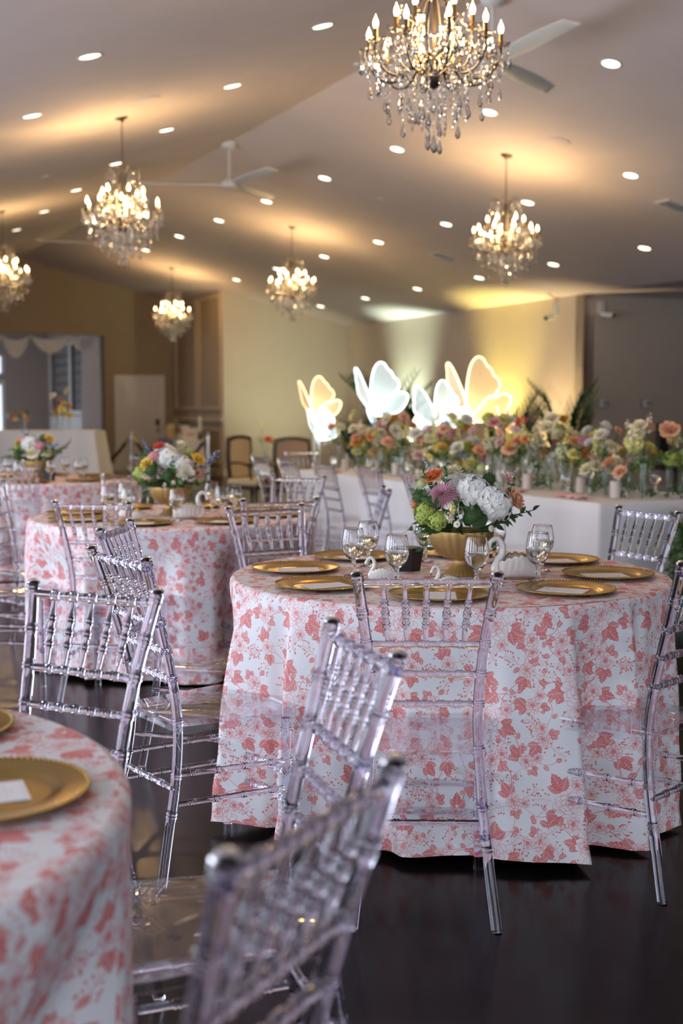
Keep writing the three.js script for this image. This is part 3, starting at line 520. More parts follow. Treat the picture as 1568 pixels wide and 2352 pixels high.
// porcelain swans: hollow boat-shaped body with scalloped gilt edge, S-curved neck, feathered flanks
function swanGeo() {
  const r = rng(77);
  // body: rings from the breast (+x) to the tail (-x)
  const bodyAt = (u, v, s) => { // u along, v round the hull from edge to edge
    const x = 0.075 - 0.15 * u, w = 0.046 * Math.pow(Math.sin(Math.PI * (0.1 + 0.86 * u)), 0.7), top = 0.05 + 0.028 * Math.pow(Math.sin(Math.PI * (0.2 + 0.7 * u)), 2) + 0.012 * u + 0.0035 * Math.sin(u * 42);
    const k = Math.PI * (v - 0.5) * 1.06, feather = 0.0011 * Math.sin(u * 46 + 7 * Math.cos(k * 2)) * Math.sin(v * 40);
    const wide = (w + feather) * s, y0 = 0.002 + (1 - s) * 0.05;
    return V(x * (0.96 + 0.04 * s), y0 + (top - y0) * Math.pow(Math.abs(Math.sin(k)), 2.2), wide * Math.sin(k) * (1 + 0.28 * Math.cos(k)));
  };
  const hull = surface(48, 28, (u, v) => [bodyAt(u, v, 1)]), lining = surface(30, 20, (u, v) => [bodyAt(u, v, 0.92)]);
  const edge = []; for (const v of [0, 1]) { const p = []; for (let i = 0; i <= 60; i++) p.push(bodyAt(i / 60, v, 0.97).add(V(0, 0.0008, 0))); edge.push(tube(p, 0.0019, 6)); }
  const neck = smooth([V(0.062, 0.012, 0), V(0.082, 0.035, 0), V(0.072, 0.062, 0), V(0.06, 0.09, 0), V(0.061, 0.119, 0), V(0.078, 0.139, 0), V(0.098, 0.131, 0), V(0.107, 0.112, 0), V(0.109, 0.1, 0)], 40);
  const nr = neck.map((_, i) => { const t = i / 40; return t < 0.8 ? 0.021 - 0.0135 * Math.pow(t / 0.8, 0.7) : 0.0075 + 0.0028 * Math.sin(Math.PI * (t - 0.8) / 0.22); });
  const beak = tube([V(0.109, 0.101, 0), V(0.111, 0.091, 0), V(0.1115, 0.082, 0)], [0.0066, 0.0046, 0.0012], 8);
  return { hull, lining, edge: merge(edge), neck: tube(neck, nr, 14), beak, base: new THREE.TorusGeometry(0.03, 0.0025, 6, 30).rotateX(Math.PI / 2).scale(1.7, 1, 1).translate(-0.002, 0.0022, 0) };
}
const swanG = swanGeo(); let swan0;
function swan(x, y, z, turn, s, label, group) {
  let t; if (!swan0) { t = swan0 = thing('porcelain_swan', label, 'figurine', [0, 0, 0], 0, group); part(t, 'body', swanG.hull, M.porcelain); part(t, 'lining', swanG.lining, M.porcelain); part(t, 'neck', swanG.neck, M.porcelain); part(t, 'gilt_edge', swanG.edge, M.gold, 'gilded scalloped wing edge'); part(t, 'beak', swanG.beak, M.gold, 'gilded beak'); part(t, 'gilt_base', swanG.base, M.gold); } else t = copyOf(swan0, 'porcelain_swan');
  t.position.set(x, y, z); t.rotation.set(0, turn, 0); t.scale.setScalar(s); t.userData.label = label; if (group) t.userData.group = group; else delete t.userData.group; return t;
}
const ty = TOP + 0.001;
swan(0.61, ty, -4.16, Math.PI + 0.12, 1.0, 'large white porcelain swan dish beside the orange and pink centrepiece');
swan(0.345, ty, -3.93, Math.PI + 0.3, 0.52, 'small white porcelain swan before the foot of the gold bowl');
swan(0.145, ty, -4.08, Math.PI - 0.2, 0.58, 'small white porcelain swan between two goblets of the orange-flowered table');
swan(-0.82, ty, -6.45, 0.15, 1.0, 'large white porcelain swan before the yellow and white centrepiece');
swan(-1.07, ty, -6.35, Math.PI + 0.3, 0.6, 'small porcelain swan holding a gilt egg on the yellow-flowered table');
swan(-1.15, ty, -6.53, Math.PI - 0.3, 0.52, 'small porcelain swan behind its twin on the yellow-flowered table');
single('gilt_egg', new THREE.SphereGeometry(0.018, 16, 12).scale(1, 1.15, 1), std(RGB(0.75, 0.55, 0.2), 0.35, { metalness: 0.6 }), 'pale gilt egg nested in the small swan', 'egg', [-1.07, ty + 0.042, -6.35]);
// black faceted box behind the gold bowl, and a gilt knot
{ const t = thing('candle_box', 'black faceted candle box behind the gold bowl', 'box', [0.235, ty, -4.38], 0.3); part(t, 'body', facets(new THREE.CylinderGeometry(0.062, 0.05, 0.075, 6).translate(0, 0.0375, 0)), M.black); part(t, 'lid', facets(new THREE.CylinderGeometry(0.058, 0.062, 0.008, 6).translate(0, 0.0795, 0)), M.black); }
{ const t = thing('candle_box', 'black faceted candle box on the round table by the bar', 'box', [-2.4, ty, -10.0], 0.3); part(t, 'body', facets(new THREE.CylinderGeometry(0.062, 0.05, 0.075, 6).translate(0, 0.0375, 0)), M.black); part(t, 'lid', facets(new THREE.CylinderGeometry(0.058, 0.062, 0.008, 6).translate(0, 0.0795, 0)), M.black); }
{ const p = []; for (let i = 0; i <= 60; i++) { const a = (i / 60) * Math.PI * 2; p.push(V(0.04 * Math.sin(a) + 0.02 * Math.sin(2 * a), 0.006 + 0.004 * (1 + Math.cos(3 * a)), 0.022 * Math.cos(a) - 0.018 * Math.cos(2 * a))); }
  single('gilt_knot', tube(p, 0.0035, 8), M.gold, 'looped gilt knot beside the small swan', 'ornament', [0.46, ty, -4.06]); }
// ------------------------------------------------------------------ flowers
// a cupped petal: root at the origin, growing along +y, curling towards +z
function petalG(len, wid, cup = 0.4, curl = 0.3, nu = 3, nv = 4) {
  return surface(nu, nv, (u, v) => { const s = u * 2 - 1, w = wid * Math.sin(Math.PI * Math.min(1, 0.12 + 0.8 * Math.pow(v, 0.8))) * 0.5; return [V(s * w, len * v, cup * len * (0.25 * s * s - 0.6 * v * v) * -1 + curl * len * v * v * v - cup * len * 0.6 * v * v)]; });
}
const petalRing = (out, n, open, y0, g, spin, r0 = 0, jit = null) => { for (let k = 0; k < n; k++) { const a = spin + (k / n) * Math.PI * 2; const q = place(g, 0, 0, r0, open * (jit ? 0.85 + 0.3 * jit() : 1), 0, 0); out.push(q.applyMatrix4(new THREE.Matrix4().makeRotationY(a)).translate(0, y0, 0)); } };
function doubleBloom(r, rings, petals, seed, wide = 1) {   // ranunculus, rose, peony: rings of cupped petals
  const q = rng(seed), out = [];
  for (let k = 0; k < rings; k++) { const t = k / (rings - 1), len = r * (0.62 + 0.62 * t), open = 0.12 + 1.15 * t * t; petalRing(out, petals + ((t * 3) | 0), open, -r * 0.1 * t + r * 0.12 * (1 - t), petalG(len, r * (0.62 + 0.55 * t) * wide, -0.55 + 0.15 * t, 0.0), k * 0.7, r * 0.1 * t, q); }
  const core = new THREE.SphereGeometry(r * 0.3, 8, 6).scale(1, 1.3, 1).translate(0, r * 0.35, 0); out.push(core);
  return merge(out);
}
function hydrangeaG(r, n, seed, squash = 0.8) {           // a head of four-petalled florets
  const q = rng(seed), out = [new THREE.SphereGeometry(r * 0.8, 10, 8).scale(1, squash, 1)], s = r * 0.25;
  const one = []; for (let k = 0; k < 4; k++) one.push(place(surface(2, 2, (u, v) => { const x = (u * 2 - 1) * s * 0.55 * Math.sin(Math.PI * (0.15 + 0.75 * v)); return [V(x, s * v * 1.05, -0.25 * s * v * v + 0.12 * s * (u * 2 - 1) ** 2)]; }), 0, 0, 0, 0, 0, (k / 4) * Math.PI * 2));
  const fl = merge(one).rotateX(-Math.PI / 2);
  for (let i = 0; i < n; i++) { const y = 1 - (2 * (i + 0.5)) / n; if (y < -0.55) continue; const a = i * 2.39996, h = Math.sqrt(1 - y * y), d = V(h * Math.cos(a), y * squash, h * Math.sin(a)); out.push(along(fl, d.clone().multiplyScalar(r * (0.9 + 0.16 * q())), d.clone().add(V(q() - 0.5, q() - 0.5, q() - 0.5).multiplyScalar(0.7)), 0.85 + 0.4 * q(), q() * 6)); }
  return merge(out);
}
function mumG(r, n, seed) { const q = rng(seed), out = [], p = surface(2, 3, (u, v) => [V((u * 2 - 1) * r * 0.065 * Math.sin(Math.PI * (0.2 + 0.7 * v)), r * v, r * 0.22 * v * v + r * 0.03 * (u * 2 - 1) ** 2)]); for (let i = 0; i < n; i++) { const t = i / n, a = i * 2.39996, open = 0.1 + 1.6 * Math.sqrt(t); out.push(place(p, 0, 0, 0, open, 0, 0, 0.6 + 0.45 * Math.sqrt(t)).applyMatrix4(new THREE.Matrix4().makeRotationY(a))); } return merge(out); }
const daisyG = (() => { const out = [], p = surface(2, 2, (u, v) => [V((u * 2 - 1) * 0.0028 * Math.sin(Math.PI * (0.25 + 0.6 * v)), 0.003 + 0.0085 * v, -0.001 * v)]); for (let k = 0; k < 11; k++) out.push(place(p, 0, 0, 0, 0, 0, (k / 11) * Math.PI * 2)); return { petals: merge(out).rotateX(-Math.PI / 2), eye: new THREE.SphereGeometry(0.0045, 8, 6).scale(1, 0.8, 1).translate(0, 0.0012, 0) }; })();
function pomG(r, n, seed) { const q = rng(seed), out = [new THREE.SphereGeometry(r * 0.72, 10, 8)], p = new THREE.ConeGeometry(r * 0.05, r * 0.5, 4).translate(0, r * 0.2, 0); for (let i = 0; i < n; i++) { const y = 1 - (2 * (i + 0.5)) / n, a = i * 2.39996, h = Math.sqrt(1 - y * y), d = V(h * Math.cos(a), y, h * Math.sin(a)); out.push(along(p, d.clone().multiplyScalar(r * 0.62), d.add(V(q() - 0.5, q() - 0.5, q() - 0.5).multiplyScalar(0.5)))); } return merge(out); }
function spikeG(r, len, n, seed) { const q = rng(seed), out = [], f = []; for (let k = 0; k < 5; k++) f.push(place(surface(2, 2, (u, v) => [V((u * 2 - 1) * r * 0.34 * Math.sin(Math.PI * (0.2 + 0.7 * v)), r * v, r * 0.2 * v)]), 0, 0, 0, 0.9, 0, 0).applyMatrix4(new THREE.Matrix4().makeRotationY((k / 5) * 6.283))); const fl = merge(f); for (let i = 0; i < n; i++) { const t = i / n, a = i * 2.4; out.push(along(fl, V(r * 0.5 * Math.cos(a), len * t, r * 0.5 * Math.sin(a)), V(Math.cos(a), 0.5, Math.sin(a)), 1 - 0.6 * t, q() * 6)); } return merge(out); }
const leafG = (len, wid, bend = 0.3) => surface(4, 5, (u, v) => { const s = u * 2 - 1, w = wid * 0.5 * Math.sin(Math.PI * Math.min(1, Math.pow(v, 0.75) * 0.97 + 0.02)); return [V(s * w, len * v, -bend * len * v * v + 0.18 * Math.abs(s) * w)]; });
function sprigG(len, n, size, seed) { const q = rng(seed), out = [], c = smooth([V(0, 0, 0), V(0.05 * len, len * 0.5, 0.02 * len), V(-0.02 * len, len, 0.1 * len)], 8); out.push(tube(c, 0.0014, 5)); const l = leafG(size, size * 0.62, 0.25); for (let i = 0; i < n; i++) { const t = 0.25 + 0.75 * (i / (n - 1)), p = c[Math.round(t * 8)], a = i * 2.5 + q(); out.push(along(l, p, V(Math.cos(a), 0.75, Math.sin(a)), (1.1 - 0.4 * t) * (0.8 + 0.4 * q()), q())); } return merge(out); }

const petalM = (r, g, b, rough = 0.65) => phys({ color: RGB(r, g, b), roughness: rough, transmission: 0.12, thickness: 0, sheen: 0.2 });
const F = {
  orange: petalM(0.85, 0.3, 0.1), peach: petalM(0.86, 0.5, 0.31), coral: petalM(0.82, 0.16, 0.12), pink: petalM(0.74, 0.34, 0.37), blush: petalM(0.83, 0.6, 0.52), mauve: petalM(0.6, 0.3, 0.36),
  cream: petalM(0.86, 0.79, 0.56), ivory: petalM(0.82, 0.8, 0.68), yellow: petalM(0.85, 0.62, 0.12), lemon: petalM(0.82, 0.76, 0.28), gold: petalM(0.82, 0.42, 0.04), lime: petalM(0.42, 0.5, 0.1), sage: petalM(0.55, 0.58, 0.25), blue: petalM(0.2, 0.26, 0.56), sky: petalM(0.5, 0.6, 0.78), white: petalM(0.84, 0.83, 0.77), greenball: std(RGB(0.05, 0.11, 0.025), 0.7), eye: std(RGB(0.75, 0.48, 0.03), 0.7),
};
const BL = {
  ranunculus: [1, 2].map((s) => doubleBloom(0.034, 6, 6, s)), rose: [3, 4].map((s) => doubleBloom(0.036, 5, 5, s, 1.15)), peony: [5, 6].map((s) => doubleBloom(0.042, 4, 6, s, 1.25)),
  hydrangea: hydrangeaG(0.062, 110, 7), smallHydrangea: hydrangeaG(0.045, 70, 8), mum: mumG(0.048, 230, 9), pom: pomG(0.024, 160, 10), bigPom: pomG(0.034, 220, 12), stock: spikeG(0.016, 0.09, 16, 13), tall: spikeG(0.017, 0.17, 30, 14), delphinium: spikeG(0.012, 0.12, 18, 15),
};
const names = { orange: 'orange', peach: 'peach', coral: 'coral', pink: 'pink', blush: 'blush', cream: 'cream', ivory: 'ivory', yellow: 'yellow', lemon: 'pale yellow', gold: 'golden', lime: 'lime green', blue: 'blue', white: 'white', mauve: 'mauve', sage: 'sage green', sky: 'sky blue' };
function bloom(t, kind, geo, m, at, dir, s = 1, spin = 0, label) {
  const o = part(t, kind, geo, m, label); o.position.copy(at); o.quaternion.setFromUnitVectors(V(0, 1, 0), dir.clone().normalize()).multiply(new THREE.Quaternion().setFromAxisAngle(V(0, 1, 0), spin)); o.scale.setScalar(s); return o;
}
// fluted, footed gold bowl
const bowlGeo = (() => {
  const flute = (pr, seg) => { const g = lathe(pr, 120), P = g.attributes.position; for (let i = 0; i < P.count; i++) { const x = P.getX(i), z = P.getZ(i), r = Math.hypot(x, z), a = Math.atan2(z, x), k = 1 + 0.035 * Math.abs(Math.cos(a * 12)) * Math.min(1, r / 0.03) - 0.02; P.setX(i, x * k); P.setZ(i, z * k); } g.computeVertexNormals(); return g; };
  return flute([[0, 0], [0.062, 0], [0.064, 0.004], [0.05, 0.014], [0.03, 0.034], [0.024, 0.05], [0.03, 0.056], [0.06, 0.062], [0.086, 0.08], [0.104, 0.108], [0.112, 0.14], [0.114, 0.158], [0.11, 0.158], [0.1, 0.11], [0.06, 0.08], [0, 0.075]]);
})();
const sprigA = sprigG(0.13, 9, 0.032, 21), sprigB = sprigG(0.1, 7, 0.036, 22), sprigC = sprigG(0.16, 12, 0.026, 23), leafBig = leafG(0.09, 0.05, 0.35);
function centrepiece(X, D, turn, label, plan, seed) {
  const t = thing('floral_centrepiece', label, 'flowers', [X, TOP + 0.001, -D], turn), q = rng(seed);
  part(t, 'bowl', bowlGeo, M.goldMatte, 'fluted antique-gold footed bowl');
  const C = V(0, 0.15, 0);
  for (const [kind, col, x, y, z, s] of plan) {
    const p = V(x * 1.1, 0.034 + y * 1.0, z * 1.1), d = p.clone().sub(C).normalize(), g = Array.isArray(BL[kind]) ? BL[kind][(q() * 2) | 0] : BL[kind];
    bloom(t, kind.toLowerCase().replace('smallhydrangea', 'hydrangea').replace('bigpom', 'pom') + '_bloom', g, F[col], p, d, s, q() * 6, (names[col] || 'green') + ' bloom');
  }
  for (let i = 0; i < 15; i++) { const a = q() * 6.283, e = 0.1 + 0.95 * q(), rr = 0.16 + 0.045 * q(), p = V(rr * Math.cos(a) * Math.cos(e), 0.13 + rr * 0.95 * Math.sin(e), rr * Math.sin(a) * Math.cos(e)), d = p.clone().sub(C); const o = bloom(t, 'chamomile', daisyG.petals, F.white, p, d, 1.05); part(o, 'eye', daisyG.eye, F.eye); part(t, 'stem', tube([p, p.clone().addScaledVector(d, -0.5)], 0.0009, 5), M.stem); }
  for (let i = 0; i < 14; i++) { const a = i * 2.4, d = V(Math.cos(a) * 0.8, 0.5, Math.sin(a) * 0.8); bloom(t, 'leaf', leafBig, M.leaf, V(0.04 * Math.cos(a), 0.13 + 0.04 * (i % 3), 0.04 * Math.sin(a)), d, 0.9, q() * 6); }
  for (let i = 0; i < 20; i++) { const a = i * 2.4 + q(), e = q() * 1.1, d = V(Math.cos(a) * Math.cos(e), Math.sin(e) * 0.9, Math.sin(a) * Math.cos(e)); bloom(t, 'leaf_sprig', [sprigA, sprigB, sprigC][i % 3], i % 4 ? M.leaf : M.leafDark, C.clone().addScaledVector(d, 0.095 + 0.03 * q()), d.clone().add(V(0, 0.25, 0)), 0.85 + 0.5 * q(), q() * 6); }
  for (let i = 0; i < 16; i++) { const a = (i / 16) * 6.283 + q() * 0.2, d = V(Math.cos(a), 0.05 + 0.3 * q(), Math.sin(a)); bloom(t, 'leaf', leafBig, i % 3 ? M.leafDark : M.leaf, V(0.09 * Math.cos(a), 0.168, 0.09 * Math.sin(a)), d, 0.7 + 0.4 * q(), 1.57 + 0.6 * (q() - 0.5)); }
  for (let i = 0; i < 4; i++) { const a = [2.6, 3.6, 5.2, 0.7][i], p0 = V(0.11 * Math.cos(a), 0.16, 0.11 * Math.sin(a)); part(t, 'trailing_stem', tube(smooth([p0, p0.clone().add(V(0.03 * Math.cos(a), -0.02, 0.03 * Math.sin(a))), p0.clone().add(V(0.035 * Math.cos(a), -0.075, 0.035 * Math.sin(a)))], 8), 0.0012, 5), M.stem); for (let k = 0; k < 4; k++) bloom(t, 'leaf', leafBig, M.leaf, p0.clone().add(V(0.035 * Math.cos(a), -0.02 - 0.018 * k, 0.035 * Math.sin(a))), V(Math.cos(a + k * 2), -0.4, Math.sin(a + k * 2)), 0.32, k); }
  return t;
}
// x right, y up from the table, z towards the camera
centrepiece(0.42, 4.26, 0, 'gold bowl of white hydrangea, mauve chrysanthemum and orange ranunculus', [
  ['hydrangea', 'white', 0.03, 0.265, 0.05, 1.0], ['hydrangea', 'white', 0.095, 0.225, 0.085, 1.0], ['hydrangea', 'white', -0.01, 0.27, -0.06, 0.95], ['hydrangea', 'white', 0.1, 0.25, -0.05, 0.9], ['mum', 'mauve', -0.065, 0.255, 0.075, 1.15], ['ranunculus', 'peach', 0.155, 0.235, 0.06, 1.15], ['ranunculus', 'orange', -0.09, 0.31, 0.02, 0.95], ['ranunculus', 'cream', -0.03, 0.325, 0.0, 0.9], ['ranunculus', 'blush', 0.15, 0.3, 0.0, 0.85], ['smallHydrangea', 'lime', -0.12, 0.19, 0.085, 0.9], ['smallHydrangea', 'lime', -0.085, 0.17, 0.12, 0.75], ['stock', 'lemon', -0.035, 0.2, 0.12, 0.75], ['stock', 'cream', -0.045, 0.175, 0.125, 0.75], ['bigPom', 'greenball', 0.02, 0.185, 0.13, 0.95], ['bigPom', 'greenball', -0.135, 0.245, 0.03, 0.9], ['bigPom', 'greenball', 0.09, 0.3, -0.02, 0.85], ['pom', 'sage', 0.062, 0.34, 0.0, 0.8], ['pom', 'sage', -0.13, 0.29, 0.045, 0.85], ['hydrangea', 'white', -0.1, 0.22, -0.08, 0.9], ['smallHydrangea', 'lime', 0.04, 0.2, -0.13, 0.9], ['delphinium', 'sky', -0.1, 0.33, -0.02, 0.45], ['delphinium', 'sky', 0.16, 0.31, -0.03, 0.4], ['rose', 'peach', -0.13, 0.22, -0.04, 0.9]], 31);
centrepiece(-0.94, 6.7, 0.2, 'gold bowl of white hydrangea and roses with yellow ranunculus and blue delphinium', [
  ['hydrangea', 'white', -0.01, 0.28, 0.05, 1.1], ['hydrangea', 'white', 0.05, 0.25, 0.07, 0.9], ['hydrangea', 'white', -0.02, 0.3, -0.06, 1], ['rose', 'ivory', 0.07, 0.2, 0.13, 1.15], ['ranunculus', 'yellow', 0.13, 0.27, 0.07, 1.1], ['ranunculus', 'yellow', -0.12, 0.25, 0.08, 1.0], ['smallHydrangea', 'pink', -0.085, 0.29, 0.06, 0.75], ['ranunculus', 'coral', -0.055, 0.34, 0, 0.9], ['smallHydrangea', 'pink', 0.13, 0.2, 0.09, 0.7], ['delphinium', 'blue', -0.1, 0.31, 0.02, 0.7], ['delphinium', 'blue', 0.15, 0.23, 0.04, 1.1], ['delphinium', 'sky', 0.16, 0.25, 0.0, 1], ['smallHydrangea', 'lime', -0.15, 0.2, 0.06, 1.0], ['stock', 'cream', -0.12, 0.18, 0.11, 0.8], ['bigPom', 'greenball', -0.1, 0.22, 0.12, 1.1], ['bigPom', 'greenball', -0.02, 0.19, 0.14, 1.0], ['bigPom', 'greenball', -0.11, 0.31, 0.0, 1.0], ['rose', 'cream', 0.06, 0.35, -0.02, 0.8], ['smallHydrangea', 'sage', 0.09, 0.31, -0.04, 0.8], ['smallHydrangea', 'sage', 0.14, 0.18, 0.07, 0.7]], 32);
centrepiece(-2.52, 10.13, -0.3, 'gold bowl of white hydrangea and roses before the tall white-clothed bar', [
  ['hydrangea', 'white', -0.03, 0.27, 0.06, 1.1], ['hydrangea', 'white', 0.04, 0.29, -0.03, 1], ['rose', 'cream', 0.03, 0.19, 0.13, 1.3], ['ranunculus', 'yellow', 0.12, 0.3, 0.04, 1.1], ['ranunculus', 'yellow', -0.14, 0.27, 0.03, 1], ['smallHydrangea', 'pink', 0.08, 0.25, 0.1, 0.9], ['smallHydrangea', 'pink', -0.1, 0.29, 0.03, 0.8], ['delphinium', 'blue', -0.11, 0.33, 0, 0.7], ['delphinium', 'blue', 0.15, 0.23, 0.06, 0.9], ['smallHydrangea', 'lime', -0.14, 0.21, 0.06, 1.0], ['bigPom', 'greenball', 0.07, 0.31, 0.04, 1.2], ['bigPom', 'greenball', -0.1, 0.18, 0.12, 1.1], ['smallHydrangea', 'sage', 0.13, 0.19, 0.08, 0.9]], 33);

// ------------------------------------------------------------------ the long table and its runner of bud vases
const LT = { x: 1.59, d: 7.5, len: 4.65, wid: 1.1 };                     // near corner, running along the hall
const ltP = (u, w, h = 0) => V(LT.x - u * SP + w * CP, h, -(LT.d + u * CP + w * SP));   // u along, w across (away)
{
  const t = thing('long_table', 'long banquet table hidden under white linen and flowers', 'table', [0, 0, 0]);
  const slab = (u0, u1, w0, w1, h0, h1) => { const g = new THREE.BoxGeometry(w1 - w0, h1 - h0, u1 - u0); const c = ltP((u0 + u1) / 2, (w0 + w1) / 2, (h0 + h1) / 2); return g.applyMatrix4(new THREE.Matrix4().makeRotationY(PHI)).translate(c.x, c.y, c.z); };
  part(t, 'tabletop', slab(0.02, LT.len - 0.02, 0.02, LT.wid - 0.02, 0.745, 0.775), M.wood);
  for (const u of [0.3, 2.2, 2.45, 4.35]) for (const w of [0.2, 0.95]) part(t, 'leg', slab(u - 0.015, u + 0.015, w - 0.015, w + 0.015, 0, 0.72), M.black);
  // cloth: flat top, then folds down all four sides; corners fall in a fuller cone
  const per = (s) => { const L = LT.len, W = LT.wid, P = 2 * (L + W); s = ((s % P) + P) % P; return s < L ? [s, 0, 0, -1] : s < L + W ? [L, s - L, 1, 0] : s < 2 * L + W ? [L - (s - L - W), W, 0, 1] : [0, W - (s - 2 * L - W), -1, 0]; };
  const P = 2 * (LT.len + LT.wid), q = rng(9), ph = [q() * 6, q() * 6, q() * 6];
  const corners = [0, LT.len, LT.len + LT.wid, 2 * LT.len + LT.wid, P];
  const skirt = surface(520, 20, (u, v) => {
    const s = u * P, [a, b] = per(s); let [, , na, nb] = per(s), c = 0;
    for (const k of corners) { const d = Math.abs(s - k); if (d < 0.2) { c = Math.max(c, 1 - d / 0.2); } }
    if (c > 0) { const A = per(s - 0.2), B = per(s + 0.2), t = 0.5; na = A[2] * t + B[2] * t; nb = A[3] * t + B[3] * t; const [, , n0, n1] = per(s); na = na * c + n0 * (1 - c); nb = nb * c + n1 * (1 - c); }
    const grow = Math.pow(v, 0.8), f = 0.035 * Math.sin(s * 6 + ph[0] + Math.sin(s * 1.7)) + 0.02 * Math.sin(s * 13 + ph[1]), off = (0.012 + grow * (0.02 + 0.8 * f + 0.09 * c * c)) * (v > 0.02 ? 1 : v * 50);
    const h = TOP - 0.004 * (v > 0 ? 1 : 0) - v * (TOP - 0.02), p = ltP(a + na * off, b + nb * off, h); return [p, s, h];
  }, true);
  const top = surface(8, 4, (u, v) => [ltP(u * LT.len, v * LT.wid, TOP), u * LT.len, v * LT.wid]);
  single('linen_tablecloth', merge([skirt, top]), M.linen, 'white linen cloth on the long flowered table', 'tablecloth');
}
// bud vases
const vaseGeo = [
  lathe([[0, 0], [0.03, 0], [0.032, 0.004], [0.031, 0.05], [0.018, 0.085], [0.012, 0.11], [0.0115, 0.17], [0.014, 0.18]], 18),
  lathe([[0, 0], [0.026, 0], [0.0265, 0.004], [0.0245, 0.16], [0.026, 0.235]], 18),
  lathe([[0, 0], [0.028, 0], [0.04, 0.02], [0.043, 0.045], [0.03, 0.075], [0.016, 0.095], [0.015, 0.125], [0.019, 0.135]], 18),
];
const vaseH = [0.18, 0.235, 0.135];
const stemLine = (p, q) => tube([p, p.clone().lerp(q, 0.5).add(V(0.01, 0, 0.008)), q], 0.0022, 5);
const kindsLT = [['peony', 'lemon'], ['rose', 'cream'], ['peony', 'cream'], ['ranunculus', 'orange'], ['rose', 'peach'], ['ranunculus', 'peach'], ['rose', 'ivory'], ['peony', 'cream'], ['ranunculus', 'coral'], ['peony', 'lemon'], ['rose', 'blush'], ['ranunculus', 'yellow'], ['peony', 'ivory'], ['rose', 'pink'], ['ranunculus', 'gold'], ['rose', 'cream'], ['stock', 'sage'], ['stock', 'lemon'], ['delphinium', 'blue'], ['smallHydrangea', 'lime'], ['peony', 'peach'], ['stock', 'cream'], ['ranunculus', 'white']];
function budVase(pos, base, seed, count, group, place_, high = 1, extra) {
  const q = rng(seed), v = seed % 3, picks = []; for (let i = 0; i < count; i++) picks.push(kindsLT[(q() * kindsLT.length) | 0]);
  const [k0, c0] = picks[0], word = { ranunculus: 'ranunculus', rose: 'rose', peony: 'peony', stock: 'stock', delphinium: 'delphinium', smallHydrangea: 'hydrangea' };
  const t = thing('bud_vase', `glass vase with ${names[c0]} ${word[k0]} and ${names[picks[count - 1][1]]} ${word[picks[count - 1][0]]} ${place_}`, 'vase', pos, q() * 6, group);
  part(t, 'vase', vaseGeo[v], M.vaseGlass); const H = vaseH[v];
  for (let i = 0; i < count; i++) {
    const a = q() * 6.283, lean = 0.03 + 0.11 * q(), hh = Math.max(0.15, H + (-0.02 + 0.3 * q()) * high), p = V(lean * Math.cos(a), hh, lean * Math.sin(a)), d = V(Math.cos(a) * 0.7, 0.55 + 0.7 * q(), Math.sin(a) * 0.7), [k, c] = picks[i];
    const g = Array.isArray(BL[k]) ? BL[k][(q() * 2) | 0] : BL[k];
    bloom(t, word[k], g, F[c], p, d, (k === 'stock' ? 1.25 : k === 'delphinium' ? 1.1 : 1.15) * (0.82 + 0.42 * q()), q() * 6);
    part(t, 'stem', stemLine(V(-0.012 * Math.cos(a), 0.012, -0.012 * Math.sin(a)), p), M.stem);
  }
  for (let i = 0; i < 3; i++) { const a = q() * 6.283, d = V(Math.cos(a), 0.5 + q(), Math.sin(a)); bloom(t, 'leaf_sprig', [sprigA, sprigB, sprigC][i % 3], i % 3 ? M.leaf : M.leafPale, V(0, H - 0.02, 0), d, 0.8 + 0.7 * q(), q() * 6); }
  if (extra) extra(t, q, H);
  return t;
}
